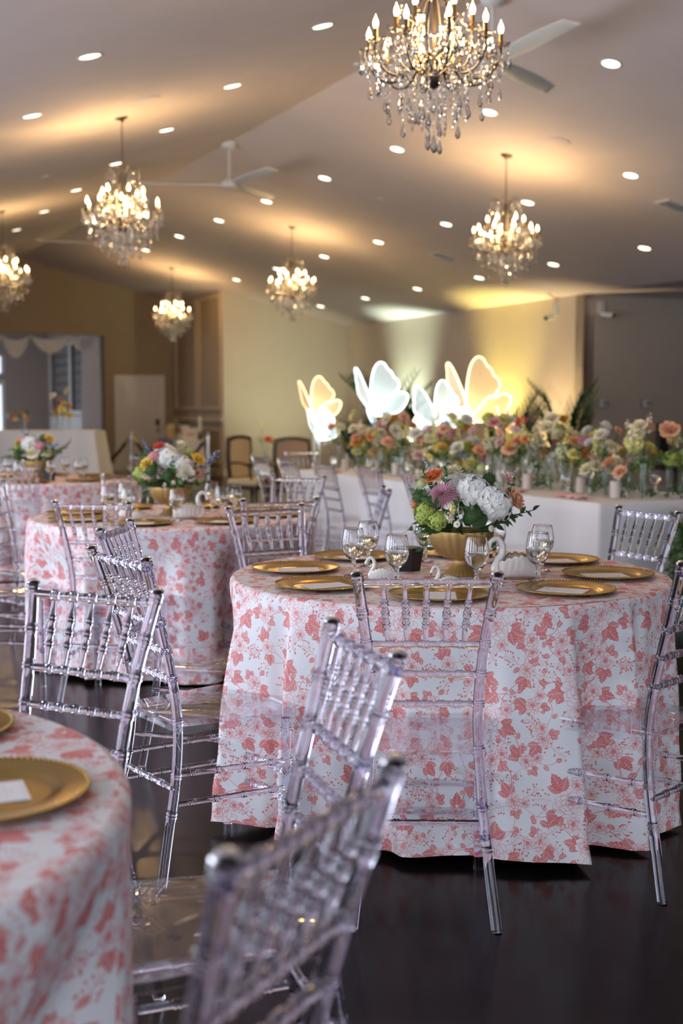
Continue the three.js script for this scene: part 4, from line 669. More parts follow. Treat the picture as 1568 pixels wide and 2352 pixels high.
{
  const q = rng(123); let n = 0;
  for (let u = 0.12; u < LT.len - 0.1; u += 0.145) for (const w of [0.42, 0.73]) {
    const s = 1000 + n * 7 + ((q() * 5) | 0);
    budVase(ltP(u + 0.07 * (q() - 0.5), w + 0.16 * (q() - 0.5), TOP + 0.001), 0, s, 4 + ((q() * 2) | 0), 'bud vases down the long table', 'in the long table runner', u < 1.2 ? 0.85 : 1, n % 6 === 0 ? (t, r, H) => bloom(t, 'flower_spike', BL.tall, F.lemon, V(0.02, H + 0.1, 0), V(0.15, 1, 0.1), 1.1) : null);
    n++;
  }
  // moss and leaf trail between the vases, napkins, goblets and candles
  const tr = thing('leaf_garland', 'low green leaf garland running between the bud vases of the long table', 'garland');
  const sp = []; for (let i = 0; i < 90; i++) { const p = ltP(q() * LT.len, 0.3 + 0.55 * q(), TOP + 0.008); sp.push(along([sprigA, sprigB, sprigC][i % 3], p, V(q() - 0.5, 0.25 * q() + 0.04, q() - 0.5), 0.7 + 0.5 * q(), q() * 6)); }
  part(tr, 'sprigs', merge(sp), M.leaf, null, 'stuff');
  const nap = (() => { const g = surface(14, 5, (u, v) => { const w = 0.02 + 0.05 * Math.pow(Math.abs(u - 0.4) * 1.8, 1.3), s = v * 2 - 1; return [V((u - 0.5) * 0.34, 0.006 + 0.014 * (1 - s * s) + 0.006 * Math.sin(u * 20 + v * 7), s * w)]; }); return g; })();
  for (let i = 0; i < 6; i++) {
    const u = 0.45 + i * 0.72, p = ltP(u, 0.14, TOP + 0.001);
    single('napkin', nap, M.napkin, 'gathered blush-pink napkin on the near edge of the long table', 'napkin', p, PHI + 1.2 + 0.3 * q(), 'pink napkins on the long table');
    goblet(ltP(u + 0.2, 0.22).x, TOP + 0.001, ltP(u + 0.2, 0.22).z, 'gold-rimmed goblet by a pink napkin on the long table', 'goblets on the long table');
    goblet(ltP(u + 0.12, 0.92).x, TOP + 0.001, ltP(u + 0.12, 0.92).z, 'gold-rimmed goblet on the far edge of the long table', 'far goblets on the long table');
  }
  const wax = std(RGB(0.72, 0.6, 0.55), 0.5);
  for (let i = 0; i < 9; i++) {
    const t = thing('hurricane_candle', 'blush pillar candle in a glass cylinder among the bud vases', 'candle', ltP(0.3 + i * 0.5, 0.36 + 0.1 * (i % 2), TOP + 0.001), 0, 'pillar candles down the long table');
    part(t, 'pillar', new THREE.CylinderGeometry(0.034, 0.034, 0.11, 20).translate(0, 0.058, 0), wax); part(t, 'cylinder', lathe([[0, 0], [0.046, 0], [0.046, 0.17]], 22), M.vaseGlass); part(t, 'wick', new THREE.CylinderGeometry(0.001, 0.001, 0.01, 5).translate(0, 0.118, 0), M.black);
  }
  // greenery growing up against the near end of the table
  const gr = thing('greenery_cluster', 'dark leafy greenery standing against the end of the long table', 'plant', ltP(-0.36, 0.62, 0));
  const m = []; for (let i = 0; i < 300; i++) { const h = 0.01 + 0.58 * Math.pow(q(), 0.9), s = 0.28 * (1 - 0.45 * h); m.push(along([sprigA, sprigC, sprigB][i % 3], V((q() - 0.5) * 2 * s, h, (q() - 0.5) * 1.3 * s), V(q() - 0.5, 0.5 + 0.6 * q(), q() - 0.5), 1.1 + 0.9 * q(), q() * 6)); }
  part(gr, 'foliage', merge(m), M.leaf, null, 'stuff');
  for (let i = 0; i < 7; i++) bloom(gr, i % 2 ? 'rose' : 'ranunculus', BL[i % 2 ? 'rose' : 'ranunculus'][0], [F.blush, F.ivory, F.peach][i % 3], V((q() - 0.5) * 0.35, 0.5 + 0.22 * q(), 0.12 * (q() - 0.2)), V(q() - 0.5, 0.7, 0.4), 1.1, q() * 6);
}
// ------------------------------------------------------------------ chandeliers
const bulbM = new THREE.MeshStandardMaterial({ color: 0xffffff, emissive: RGB(1, 0.72, 0.36), emissiveIntensity: 14, roughness: 0.3 });
const bulbG = lathe([[0, 0], [0.008, 0.001], [0.0125, 0.012], [0.0145, 0.024], [0.0125, 0.037], [0.0075, 0.05], [0.0025, 0.06], [0.0006, 0.07], [0, 0.07]], 14);
const sleeveG = merge([new THREE.CylinderGeometry(0.0105, 0.0105, 0.075, 12).translate(0, 0.0375, 0), new THREE.CylinderGeometry(0.013, 0.009, 0.012, 12).translate(0, 0.004, 0)]);
const bobecheG = (() => { const g = lathe([[0.008, 0], [0.02, 0.002], [0.036, 0.008], [0.047, 0.02], [0.05, 0.022], [0.048, 0.026], [0.035, 0.014], [0.02, 0.0075], [0.008, 0.006]], 24), P = g.attributes.position; for (let i = 0; i < P.count; i++) { const x = P.getX(i), z = P.getZ(i), r = Math.hypot(x, z), a = Math.atan2(z, x), k = 1 + (r > 0.03 ? 0.09 * Math.cos(6 * a) : 0); P.setX(i, x * k); P.setZ(i, z * k); P.setY(i, P.getY(i) + (r > 0.03 ? 0.004 * Math.cos(6 * a) : 0)); } return facets(g); })();
const beadG = new THREE.OctahedronGeometry(0.008, 0);
const dropG = (() => { const g = lathe([[0, 0], [0.004, -0.006], [0.0075, -0.02], [0.0135, -0.04], [0.0145, -0.05], [0.0105, -0.061], [0, -0.07]], 6).scale(1, 1, 0.62); return facets(g); })();
const spearG = facets(lathe([[0, 0], [0.006, -0.008], [0.0055, -0.03], [0, -0.05]], 6));
function strandG(n, gap = 0.0165, end = dropG, s = 1) { const out = []; for (let i = 0; i < n; i++) out.push(beadG.clone().rotateY(i * 0.7).translate(0, -0.008 - i * gap, 0)); out.push(end.clone().scale(s, s, s).translate(0, -0.004 - n * gap, 0)); return facets(merge(out)); }
function garlandG(p, q, sag, n) { const out = []; for (let i = 0; i <= n; i++) { const t = i / n, c = p.clone().lerp(q, t); c.y -= 4 * sag * t * (1 - t); out.push(beadG.clone().rotateY(i).translate(c.x, c.y, c.z)); } return facets(merge(out)); }
const strands = [2, 4, 6, 8, 10, 12].map((n) => strandG(n)), drop1 = strandG(1, 0.0165, dropG, 1.15), spear = strandG(3, 0.0165, spearG, 1);
const polar = (r, a, y) => V(r * Math.cos(a), y, r * Math.sin(a));
const chandelierParts = (() => {
  const P = []; const add = (name, geo, m, sub) => { const e = { name, geo, m, sub }; P.push(e); return e; };
  add('canopy', lathe([[0, 0.012], [0.064, 0.012], [0.066, 0.004], [0.06, -0.006], [0.02, -0.022], [0.01, -0.04], [0, -0.04]], 28), M.bronze);
  { const out = []; const link = new THREE.TorusGeometry(0.011, 0.0026, 6, 12).scale(0.75, 1.35, 1); for (let i = 0; i < 18; i++) out.push(link.clone().rotateY(i % 2 ? 1.57 : 0).translate(0, -0.052 - i * 0.0248, 0)); add('chain', merge(out), M.bronze); }
  add('stem', tube([V(0, -0.5, 0), V(0, -0.56, 0), V(0, -0.6, 0), V(0, -0.8, 0), V(0, -1.0, 0)], [0.006, 0.016, 0.009, 0.008, 0.012], 12), M.bronze);
  add('hub', lathe([[0, -0.99], [0.03, -0.995], [0.044, -1.012], [0.04, -1.035], [0.022, -1.056], [0.008, -1.066], [0, -1.068]], 24), M.bronze);
  for (let k = 0; k < 6; k++) {
    const a = (k / 6) * 6.2832 + 0.3;
    add('cage_bar', tube(smooth([polar(0.025, a, -1.0), polar(0.09, a, -0.93), polar(0.125, a, -0.8), polar(0.085, a, -0.66), polar(0.035, a, -0.56), polar(0.06, a, -0.5), polar(0.125, a, -0.455), polar(0.15, a, -0.475)], 26), 0.0052, 7), M.bronze);
    const s = add('crown_strand', strands[1].clone().translate(...polar(0.148, a, -0.478).toArray()), M.crystal);
    add('crown_drop', drop1.clone().translate(...polar(0.1, a + 0.5, -0.5).toArray()), M.crystal);
  }
  const arm = (a, r, yb, low, r0) => tube(smooth([polar(r0, a, low + 0.02), polar(r * 0.3, a, low + 0.045), polar(r * 0.55, a, low - 0.03), polar(r * 0.82, a, low - 0.02), polar(r, a, yb - 0.045), polar(r, a, yb)], 22), 0.0058, 7);
  const light = (a, r, yb, low, r0, n) => {
    add('arm', arm(a, r, yb, low, r0), M.bronze);
    const o = polar(r, a, yb), at = (g, dy = 0) => g.clone().translate(o.x, o.y + dy, o.z);
    add('bobeche', at(bobecheG), M.crystal); add('candle_sleeve', at(sleeveG, 0.002), M.brass); add('bulb', at(bulbG, 0.078), bulbM);
    for (let k = 0; k < n; k++) { const b = a + (k / n) * 6.2832 + 0.4; const p = polar(0.046, b, 0.008); add('crystal_drop', at((k % 2 ? strands[0] : drop1).clone().translate(p.x, p.y, p.z)), M.crystal); }
  };
  for (let k = 0; k < 10; k++) {
    const a = (k / 10) * 6.2832; light(a, 0.34, -0.885, -0.99, 0.035, 7);
    add('bead_garland', garlandG(polar(0.34, a, -0.9), polar(0.34, a + 0.62832, -0.9), 0.07, 14), M.crystal);
    add('bead_garland', garlandG(polar(0.34, a, -0.9), polar(0.14, a, -0.98), 0.05, 13), M.crystal);
    add('crystal_strand', strands[2 + (k % 2)].clone().translate(...polar(0.335, a, -0.935).toArray()), M.crystal);
    add('crystal_strand', strandG(3 + (k % 3), 0.0165, dropG, 1.2).translate(...polar(0.3, a + 0.2, -0.95).toArray()), M.crystal);
    add('crystal_strand', strands[4 - (k % 2)].clone().translate(...polar(0.255, a + 0.31, -0.985).toArray()), M.crystal);
  }
  for (let k = 0; k < 6; k++) {
    const a = (k / 6) * 6.2832 + 0.52; light(a, 0.195, -0.775, -0.93, 0.03, 6);
    add('bead_garland', garlandG(polar(0.195, a, -0.79), polar(0.195, a + 1.0472, -0.79), 0.06, 10), M.crystal);
    add('bead_garland', garlandG(polar(0.195, a, -0.79), polar(0.15, a, -0.48), 0.03, 16), M.crystal);
    add('crystal_strand', strands[3].clone().translate(...polar(0.195, a, -0.82).toArray()), M.crystal);
  }
  for (const [n, r, y, L] of [[10, 0.18, -1.0, 4], [8, 0.115, -1.02, 5], [6, 0.06, -1.045, 5]]) for (let k = 0; k < n; k++) { const a = (k / n) * 6.2832 + r * 9; add('crystal_strand', strandG([8, 9, 13, 15, 11][(k + n) % 3] + (r < 0.1 ? 3 : 0), 0.0165, k % 3 ? dropG : spearG, 1.1).translate(...polar(r, a, y).toArray()), M.crystal); }
  add('centre_strand', strandG(14, 0.0165, dropG, 1.4).translate(0, -1.062, 0), M.crystal);
  return P;
})();
const CHAND = [[3.25, 5.6, 'closest chandelier, cut by the ceiling line, in front of the first fan'], [3.25, 11.4, 'chandelier hung between two ceiling fans on the window side'], [7.43, 11.25, 'chandelier hung alone above the flowers of the long table'], [7.43, 17.0, 'chandelier hung above the yellow lit butterflies by the green wall'], [7.46, 22.85, 'chandelier hung before the panelled corner'], [3.25, 17.4, 'chandelier hung above the tall white-clothed bar']];
let chand0;
CHAND.forEach(([p, a, which]) => {
  let t;
  if (!chand0) { t = chand0 = thing('chandelier', '', 'chandelier', [0, 0, 0], 0, 'crystal chandeliers'); for (const e of chandelierParts) part(t, e.name, e.geo, e.m, e.name === 'bulb' ? 'glowing candle bulb' : null); }
  else t = copyOf(chand0, 'chandelier');
  const c = room(p, ceilH(p), a); t.position.copy(c); t.position.y -= 0.004; t.rotation.set(0, PHI, 0); t.children[0].rotation.z = (p > RIDGE_P ? -1 : 1) * Math.atan(SLOPE);
  t.userData.label = 'crystal ' + which; delete t.userData.group;
  const l = new THREE.PointLight(RGB(1, 0.62, 0.25), 6.2); l.name = 'chandelier_glow'; l.position.set(c.x, c.y - 0.8, c.z); l.shadow.radius = 5; scene.add(l);
});

// ------------------------------------------------------------------ recessed lights
const slopeTurn = (p) => { const s = p > RIDGE_P ? -1 : 1; return new THREE.Quaternion().setFromAxisAngle(V(0, 1, 0), PHI).multiply(new THREE.Quaternion().setFromAxisAngle(V(0, 0, 1), s * Math.atan(SLOPE))); };
const lensM = new THREE.MeshStandardMaterial({ color: 0xffffff, emissive: RGB(1, 0.86, 0.66), emissiveIntensity: 5, roughness: 0.5 });
const trimG = lathe([[0.074, 0.004], [0.074, -0.004], [0.082, -0.007], [0.094, -0.004], [0.096, 0.002]], 28), lensG = new THREE.CylinderGeometry(0.073, 0.073, 0.004, 28).translate(0, 0.0, 0);
const rows = [[4.04, [8.65, 10.57, 12.5, 14.45, 16.4, 18.35, 20.4]], [2.27, [6.8, 8.75, 10.7]], [6.65, [8.5, 10.38, 12.27, 14.18, 16.1, 18.02, 19.95, 21.9]], [8.5, [8.6, 10.5, 12.4, 14.3, 16.25, 18.15, 20.1, 22.1]], [10.32, [10.5, 12.45, 14.4, 16.35, 18.3, 20.25, 22.2]]];
const rowName = { 4.04: 'row on the window side of the ridge', 2.27: 'outer row on the window side', 6.65: 'row on the wall side of the ridge', 8.5: 'middle row of the wall-side slope', 10.32: 'lowest row of the wall-side slope' };
for (const [p, list] of rows) for (const a of list) {
  const t = thing('downlight', 'round recessed light in the ' + rowName[p], 'light', room(p, ceilH(p), a), 0, 'recessed lights in the ' + rowName[p]);
  t.quaternion.copy(slopeTurn(p)); part(t, 'trim_ring', trimG, M.whitePaint); part(t, 'lens', lensG, lensM);
  const l = new THREE.SpotLight(RGB(1, 0.83, 0.62), 3, 0, 0.75, 0.8); l.name = 'downlight_beam'; l.position.copy(room(p, ceilH(p) - 0.03, a)); l.target.position.copy(room(p, 0, a)); l.shadow.radius = 3; scene.add(l, l.target);
}
// speakers, smoke heads and vents in the ceiling
const disc = lathe([[0, -0.012], [0.075, -0.012], [0.085, -0.008], [0.09, 0.0], [0.09, 0.01], [0, 0.01]], 32);
for (const [p, a, k] of [[7.49, 10.39, 1.3], [3.26, 10.62, 1.3], [7.47, 14.25, 0.7], [7.46, 22.06, 0.7], [3.25, 14.6, 0.7]]) { const o = single(k > 1 ? 'ceiling_speaker' : 'smoke_detector', disc, M.ceiling, k > 1 ? `round flush ceiling speaker on the ${p > 5 ? 'wall' : 'window'}-side slope` : `small round detector on the ceiling ${a > 20 ? 'near the far end wall' : p > 5 ? 'of the wall-side slope' : 'of the window-side slope'}`, k > 1 ? 'speaker' : 'detector', room(p, ceilH(p), a)); o.quaternion.copy(slopeTurn(p)); o.scale.set(k, 1, k); }
for (const [p, a, which] of [[9.39, 15.87, 'near the lit butterflies'], [9.39, 10.82, 'near the side wing']]) {
  const t = thing('ceiling_vent', 'rectangular white air vent in the ceiling ' + which, 'vent', room(p, ceilH(p), a)); t.quaternion.copy(slopeTurn(p));
  part(t, 'frame', merge([box(-0.2, 0.2, -0.01, 0, -0.12, -0.09), box(-0.2, 0.2, -0.01, 0, 0.09, 0.12), box(-0.2, -0.17, -0.01, 0, -0.09, 0.09), box(0.17, 0.2, -0.01, 0, -0.09, 0.09)]), M.whitePaint);
  for (let k = 0; k < 6; k++) part(t, 'slat', place(box(-0.17, 0.17, -0.001, 0.001, -0.014, 0.014), 0, -0.006, -0.075 + k * 0.03, 0.6), M.whitePaint);
}
// ------------------------------------------------------------------ ceiling fans
const bladeG = (() => { const s = new THREE.Shape(); s.moveTo(0.06, -0.045); s.quadraticCurveTo(0.5, -0.11, 1.02, -0.075); s.lineTo(1.08, 0.03); s.quadraticCurveTo(0.55, 0.075, 0.06, 0.045); s.closePath(); return toCreasedNormals(new THREE.ExtrudeGeometry(s, { depth: 0.008, bevelEnabled: true, bevelSize: 0.003, bevelThickness: 0.003, bevelSegments: 2 }).rotateX(-Math.PI / 2 - 0.3), 0.5); })();
[[8.3, 0.0, 'first ceiling fan, behind the closest chandelier'], [14.1, 0.0, 'middle ceiling fan hung from the ridge'], [19.9, 0.0, 'last ceiling fan, above the foyer opening']].forEach(([a, t0, which], i) => {
  const t = thing('ceiling_fan', 'white three-blade ' + which, 'fan', room(RIDGE_P, RIDGE_H, a), 0);
  part(t, 'canopy', lathe([[0, -0.09], [0.05, -0.09], [0.09, -0.06], [0.1, -0.02], [0.1, 0.03], [0, 0.03]], 28), M.whitePaint);
  part(t, 'downrod', new THREE.CylinderGeometry(0.013, 0.013, 0.34, 12).translate(0, -0.25, 0), M.whitePaint);
  part(t, 'motor', lathe([[0, -0.56], [0.06, -0.555], [0.105, -0.53], [0.11, -0.5], [0.085, -0.46], [0.04, -0.43], [0.02, -0.4], [0, -0.4]], 28), M.whitePaint);
  for (let k = 0; k < 3; k++) { const b = part(t, 'blade', bladeG, M.whitePaint); b.position.y = -0.5; b.rotation.y = THREE.MathUtils.degToRad([176, 184, 200][i] + 120 * k); }
});
// ------------------------------------------------------------------ coloured uplights at the foot of the side walls
for (const [p, a, tp, th, ta, col, I, ang, word] of [[11.05, 20.65, P_RIGHT, 1.6, 20.65, RGB(0.8, 1, 0.76), 70, 0.5, 'pale mint'], [11.05, 17.5, P_RIGHT, 1.6, 17.4, RGB(1, 0.8, 0.22), 72, 0.55, 'yellow'], [11.0, 15.9, P_RIGHT, 1.4, 15.9, RGB(1, 0.74, 0.36), 30, 0.6, 'amber'], [9.6, 20.4, 10.0, 2.0, 23.5, RGB(0.95, 1, 0.62), 22, 0.6, 'yellow-green']]) {
  const t = thing('uplight', `black can uplight throwing ${word} light up the wall`, 'light', room(p, 0, a), PHI);
  part(t, 'can', lathe([[0, 0.05], [0.07, 0.05], [0.075, 0.08], [0.075, 0.2], [0.068, 0.2], [0.066, 0.17]], 24), M.black); part(t, 'yoke', merge([box(-0.085, -0.078, 0, 0.14, -0.015, 0.015), box(0.078, 0.085, 0, 0.14, -0.015, 0.015), box(-0.085, 0.085, 0, 0.006, -0.015, 0.015)]), M.black);
  part(t, 'lens', new THREE.CylinderGeometry(0.066, 0.066, 0.006, 24).translate(0, 0.17, 0), new THREE.MeshStandardMaterial({ color: 0xffffff, emissive: col, emissiveIntensity: 6 }));
const l = new THREE.SpotLight(col, I, 0, ang, 1); l.name = 'uplight_beam'; l.position.copy(room(p, 0.21, a)); l.target.position.copy(room(tp, th, ta)); l.shadow.radius = 3; scene.add(l, l.target);
}
// ------------------------------------------------------------------ lit acrylic butterflies on stands
const wingUp = [[0, 0], [-0.02, 0.14], [0.02, 0.34], [0.09, 0.52], [0.17, 0.6], [0.24, 0.585], [0.275, 0.51], [0.315, 0.465], [0.335, 0.4], [0.375, 0.355], [0.385, 0.29], [0.36, 0.25], [0.25, 0.15], [0.12, 0.05]];
const wingLow = [[0, 0], [0.11, 0.075], [0.2, 0.125], [0.26, 0.11], [0.31, 0.12], [0.36, 0.1], [0.375, 0.06], [0.33, -0.005], [0.25, -0.05], [0.14, -0.06], [0.05, -0.035]];
function wingParts(list) {
  const c = new THREE.CatmullRomCurve3(list.map(([x, y]) => V(x, y, 0)), true, 'catmullrom', 0.5), pts = c.getPoints(90);
  const s = new THREE.Shape(pts.map((p) => new THREE.Vector2(p.x, p.y)));
  const vein = [0.18, 0.32, 0.46, 0.6].map((t) => { const e = c.getPoint(t); return tube([V(e.x * 0.08, e.y * 0.08, 0.005), V(e.x * 0.5 - 0.012, e.y * 0.5, 0.005), V(e.x * 0.93, e.y * 0.93, 0.005)], 0.0025, 5); });
  return { sheet: new THREE.ExtrudeGeometry(s, { depth: 0.006, bevelEnabled: false }).translate(0, 0, -0.003), edge: tube(pts, 0.0075, 8, false), veins: merge(vein) };
}
const WU = wingParts(wingUp), WL = wingParts(wingLow);
const litM = { warm: [RGB(1, 0.72, 0.32), RGB(0.95, 0.8, 0.55)], cool: [RGB(0.78, 0.95, 1), RGB(0.8, 0.87, 0.88)] };
for (const k of Object.keys(litM)) { const [e, c] = litM[k]; litM[k] = { edge: new THREE.MeshStandardMaterial({ color: 0xffffff, emissive: e, emissiveIntensity: 3.2 }), sheet: phys({ color: c, roughness: 0.5, transmission: 0.62, thickness: 0, emissive: c, emissiveIntensity: 0.46 }), col: e }; }
function butterfly(X, D, h, s, tone, turn, roll, openL, openR, label) {
  const t = thing('butterfly_lamp', label, 'lamp', [X, 0, -D], turn), m = litM[tone];
  part(t, 'base_plate', lathe([[0, 0], [0.14, 0], [0.14, 0.008], [0.02, 0.014], [0, 0.014]], 24), M.whitePaint); part(t, 'stand', new THREE.CylinderGeometry(0.011, 0.011, h, 10).translate(0, h / 2, 0), M.whitePaint);
  const b = part(t, 'body', tube(smooth([V(0.02, -0.05, 0), V(0.03, 0.02, 0), V(0.0, 0.1, 0)], 8), [0.006, 0.012, 0.016, 0.017, 0.016, 0.014, 0.012, 0.009, 0.005], 8), m.edge);
  b.position.y = h; b.rotation.z = roll; b.scale.setScalar(s);
  for (const [G, name, open, tilt] of [[WU, 'upper_wing', openL, 0], [WU, 'upper_wing', openR, -0.12], [WL, 'lower_wing', openL * 0.92, -0.15], [WL, 'lower_wing', openR * 0.4, 0.02]]) {
    const w = part(b, name, G.edge, m.edge, 'glowing wing outline'); w.rotation.set(0, open, tilt, 'YXZ'); if (G === WL) w.scale.setScalar(1.22); part(w, 'sheet', G.sheet, m.sheet); part(w, 'vein', G.veins, m.sheet);
  }
  const l = new THREE.PointLight(m.col, 0.4 * s); l.name = 'butterfly_glow'; l.position.set(X, h + 0.12, -D + 0.14); l.shadow.radius = 6; scene.add(l);
}
butterfly(-0.32, 14.5, 1.27, 0.78, 'warm', 0, 0.32, 1.35 + 0.5, 0.35, 'warm lit butterfly above the small white one, before the plain end wall');
butterfly(-0.26, 14.2, 1.03, 0.6, 'cool', 0, 0.3, 1.85, 0.4, 'small white lit butterfly low beside the flowers at the end of the long table');
butterfly(0.36, 13.4, 1.32, 0.9, 'cool', 0, 0.3, 1.85, 0.3, 'tall white lit butterfly before the pale mint uplight');
butterfly(0.98, 12.35, 1.19, 0.76, 'cool', 0, 0.3, 2.2, 0.5, 'white lit butterfly below the large warm one');
butterfly(1.32, 12.5, 1.27, 1.02, 'warm', 0, 0.28, 1.85, 0.35, 'large warm lit butterfly before the yellow uplight');
butterfly(1.62, 12.4, 1.06, 0.55, 'warm', 0, 0.05, 1.7, 0.8, 'smallest warm lit butterfly among the flowers beside the palms');
// ------------------------------------------------------------------ palms behind the long table
const frondG = (() => { const q = rng(71), out = [], c = smooth([V(0, 0, 0), V(0.04, 0.4, 0), V(0.16, 0.75, 0), V(0.36, 1.0, 0)], 16); out.push(tube(c, c.map((_, i) => 0.006 - 0.0003 * i), 5)); const l = leafG(0.3, 0.03, 0.3); for (let i = 4; i <= 16; i++) for (const s of [-1, 1]) out.push(along(l, c[i], V(0.25, 0.6, s * 0.9), 1.1 - 0.04 * (i - 4) * (i > 10 ? 1.5 : 0.5), s > 0 ? 0 : Math.PI)); return merge(out); })();
for (const [X, D, s, n, label] of [[0.6, 15.0, 1.14, 16, 'dark green palm below the tall white butterfly'], [0.2, 15.6, 0.95, 9, 'low green palm beside the tall white butterfly'], [1.85, 13.3, 0.98, 12, 'green palm behind the warm butterflies'], [2.62, 14.3, 1.04, 15, 'green fan palm before the turn of the wall']]) {
  const t = thing('potted_palm', label, 'plant', [X, 0, -D]), q = rng((X * 100) | 0);
  part(t, 'pot', lathe([[0, 0], [0.12, 0], [0.15, 0.26], [0.155, 0.28], [0.14, 0.28], [0.13, 0.24], [0, 0.24]], 24), M.black);
  part(t, 'trunk', tube([V(0, 0.22, 0), V(0.01, 0.6 * s, 0)], [0.03, 0.02], 8), M.stem);
  for (let k = 0; k < n; k++) { const b = part(t, 'frond', frondG, k % 3 ? M.leafDark : M.leaf); b.position.y = 0.5 * s; b.rotation.set(0, k * 2.4 + q(), 0.25 * (q() - 0.7), 'YXZ'); b.scale.setScalar(s * (0.75 + 0.35 * q())); }
}
// ------------------------------------------------------------------ upholstered pair and their small table
{
  const shape = (k) => { const s = new THREE.Shape(); s.moveTo(-0.2 + k, 0.46 + k); s.lineTo(0.2 - k, 0.46 + k); s.quadraticCurveTo(0.255 - k, 0.75, 0.225 - k, 1.0 - k); s.quadraticCurveTo(0, 1.06 - k, -0.225 + k, 1.0 - k); s.quadraticCurveTo(-0.255 + k, 0.75, -0.2 + k, 0.46 + k); return s; };
  const ring = shape(0); ring.holes.push(shape(0.04));
  const frame = new THREE.ExtrudeGeometry(ring, { depth: 0.03, bevelEnabled: true, bevelSize: 0.006, bevelThickness: 0.006, bevelSegments: 2 }).translate(0, 0, -0.26), pad = new THREE.ExtrudeGeometry(shape(0.04), { depth: 0.02, bevelEnabled: true, bevelSize: 0.004, bevelThickness: 0.012, bevelSegments: 2 }).translate(0, 0, -0.255);
  for (const [X, D, turn, m, label] of [[-1.13, 15.7, 0.95, M.cream, 'wooden French armchair with a cream back, by the small flower table'], [-0.68, 15.2, Math.PI + 0.3, std(RGB(0.3, 0.19, 0.12), 0.8), 'dark wooden French chair with a tan upholstered back']]) {
    const t = thing('french_chair', label, 'chair', [X, 0, -D], turn);
    part(t, 'back_frame', frame, M.wood); part(t, 'back_pad', pad, m); part(t, 'seat', rbox(0.5, 0.09, 0.5, 0.035).translate(0, 0.44, 0), m); part(t, 'seat_rail', box(-0.24, 0.24, 0.35, 0.4, -0.24, 0.24), M.wood);
    for (const [x, z] of [[-1, -1], [1, -1], [-1, 1], [1, 1]]) part(t, 'leg', tube(smooth([V(0.2 * x, 0.37, 0.2 * z), V(0.215 * x, 0.22, 0.215 * z), V(0.205 * x, 0.08, 0.205 * z), V(0.225 * x, 0, 0.225 * z)], 10), [0.024, 0.026, 0.024, 0.022, 0.019, 0.017, 0.015, 0.014, 0.014, 0.015, 0.018], 8), M.wood);
    for (const x of [-1, 1]) part(t, 'arm', tube(smooth([V(0.225 * x, 0.68, -0.24), V(0.26 * x, 0.69, 0), V(0.26 * x, 0.66, 0.12), V(0.22 * x, 0.42, 0.16)], 12), 0.014, 8), M.wood);
  }
  const s = thing('side_table', 'small dark pedestal table between the upholstered chairs', 'table', [-0.9, 0, -14.55]);
  part(s, 'top', lathe([[0, 0.7], [0.27, 0.7], [0.285, 0.715], [0.28, 0.73], [0, 0.73]], 32), M.wood); part(s, 'pedestal', lathe([[0.2, 0], [0.2, 0.02], [0.06, 0.06], [0.03, 0.2], [0.045, 0.4], [0.025, 0.55], [0.06, 0.7]], 24), M.wood);
  budVase([-0.92, 0.732, -14.55], 0, 4417, 4, undefined, 'on the pedestal', 1);
}
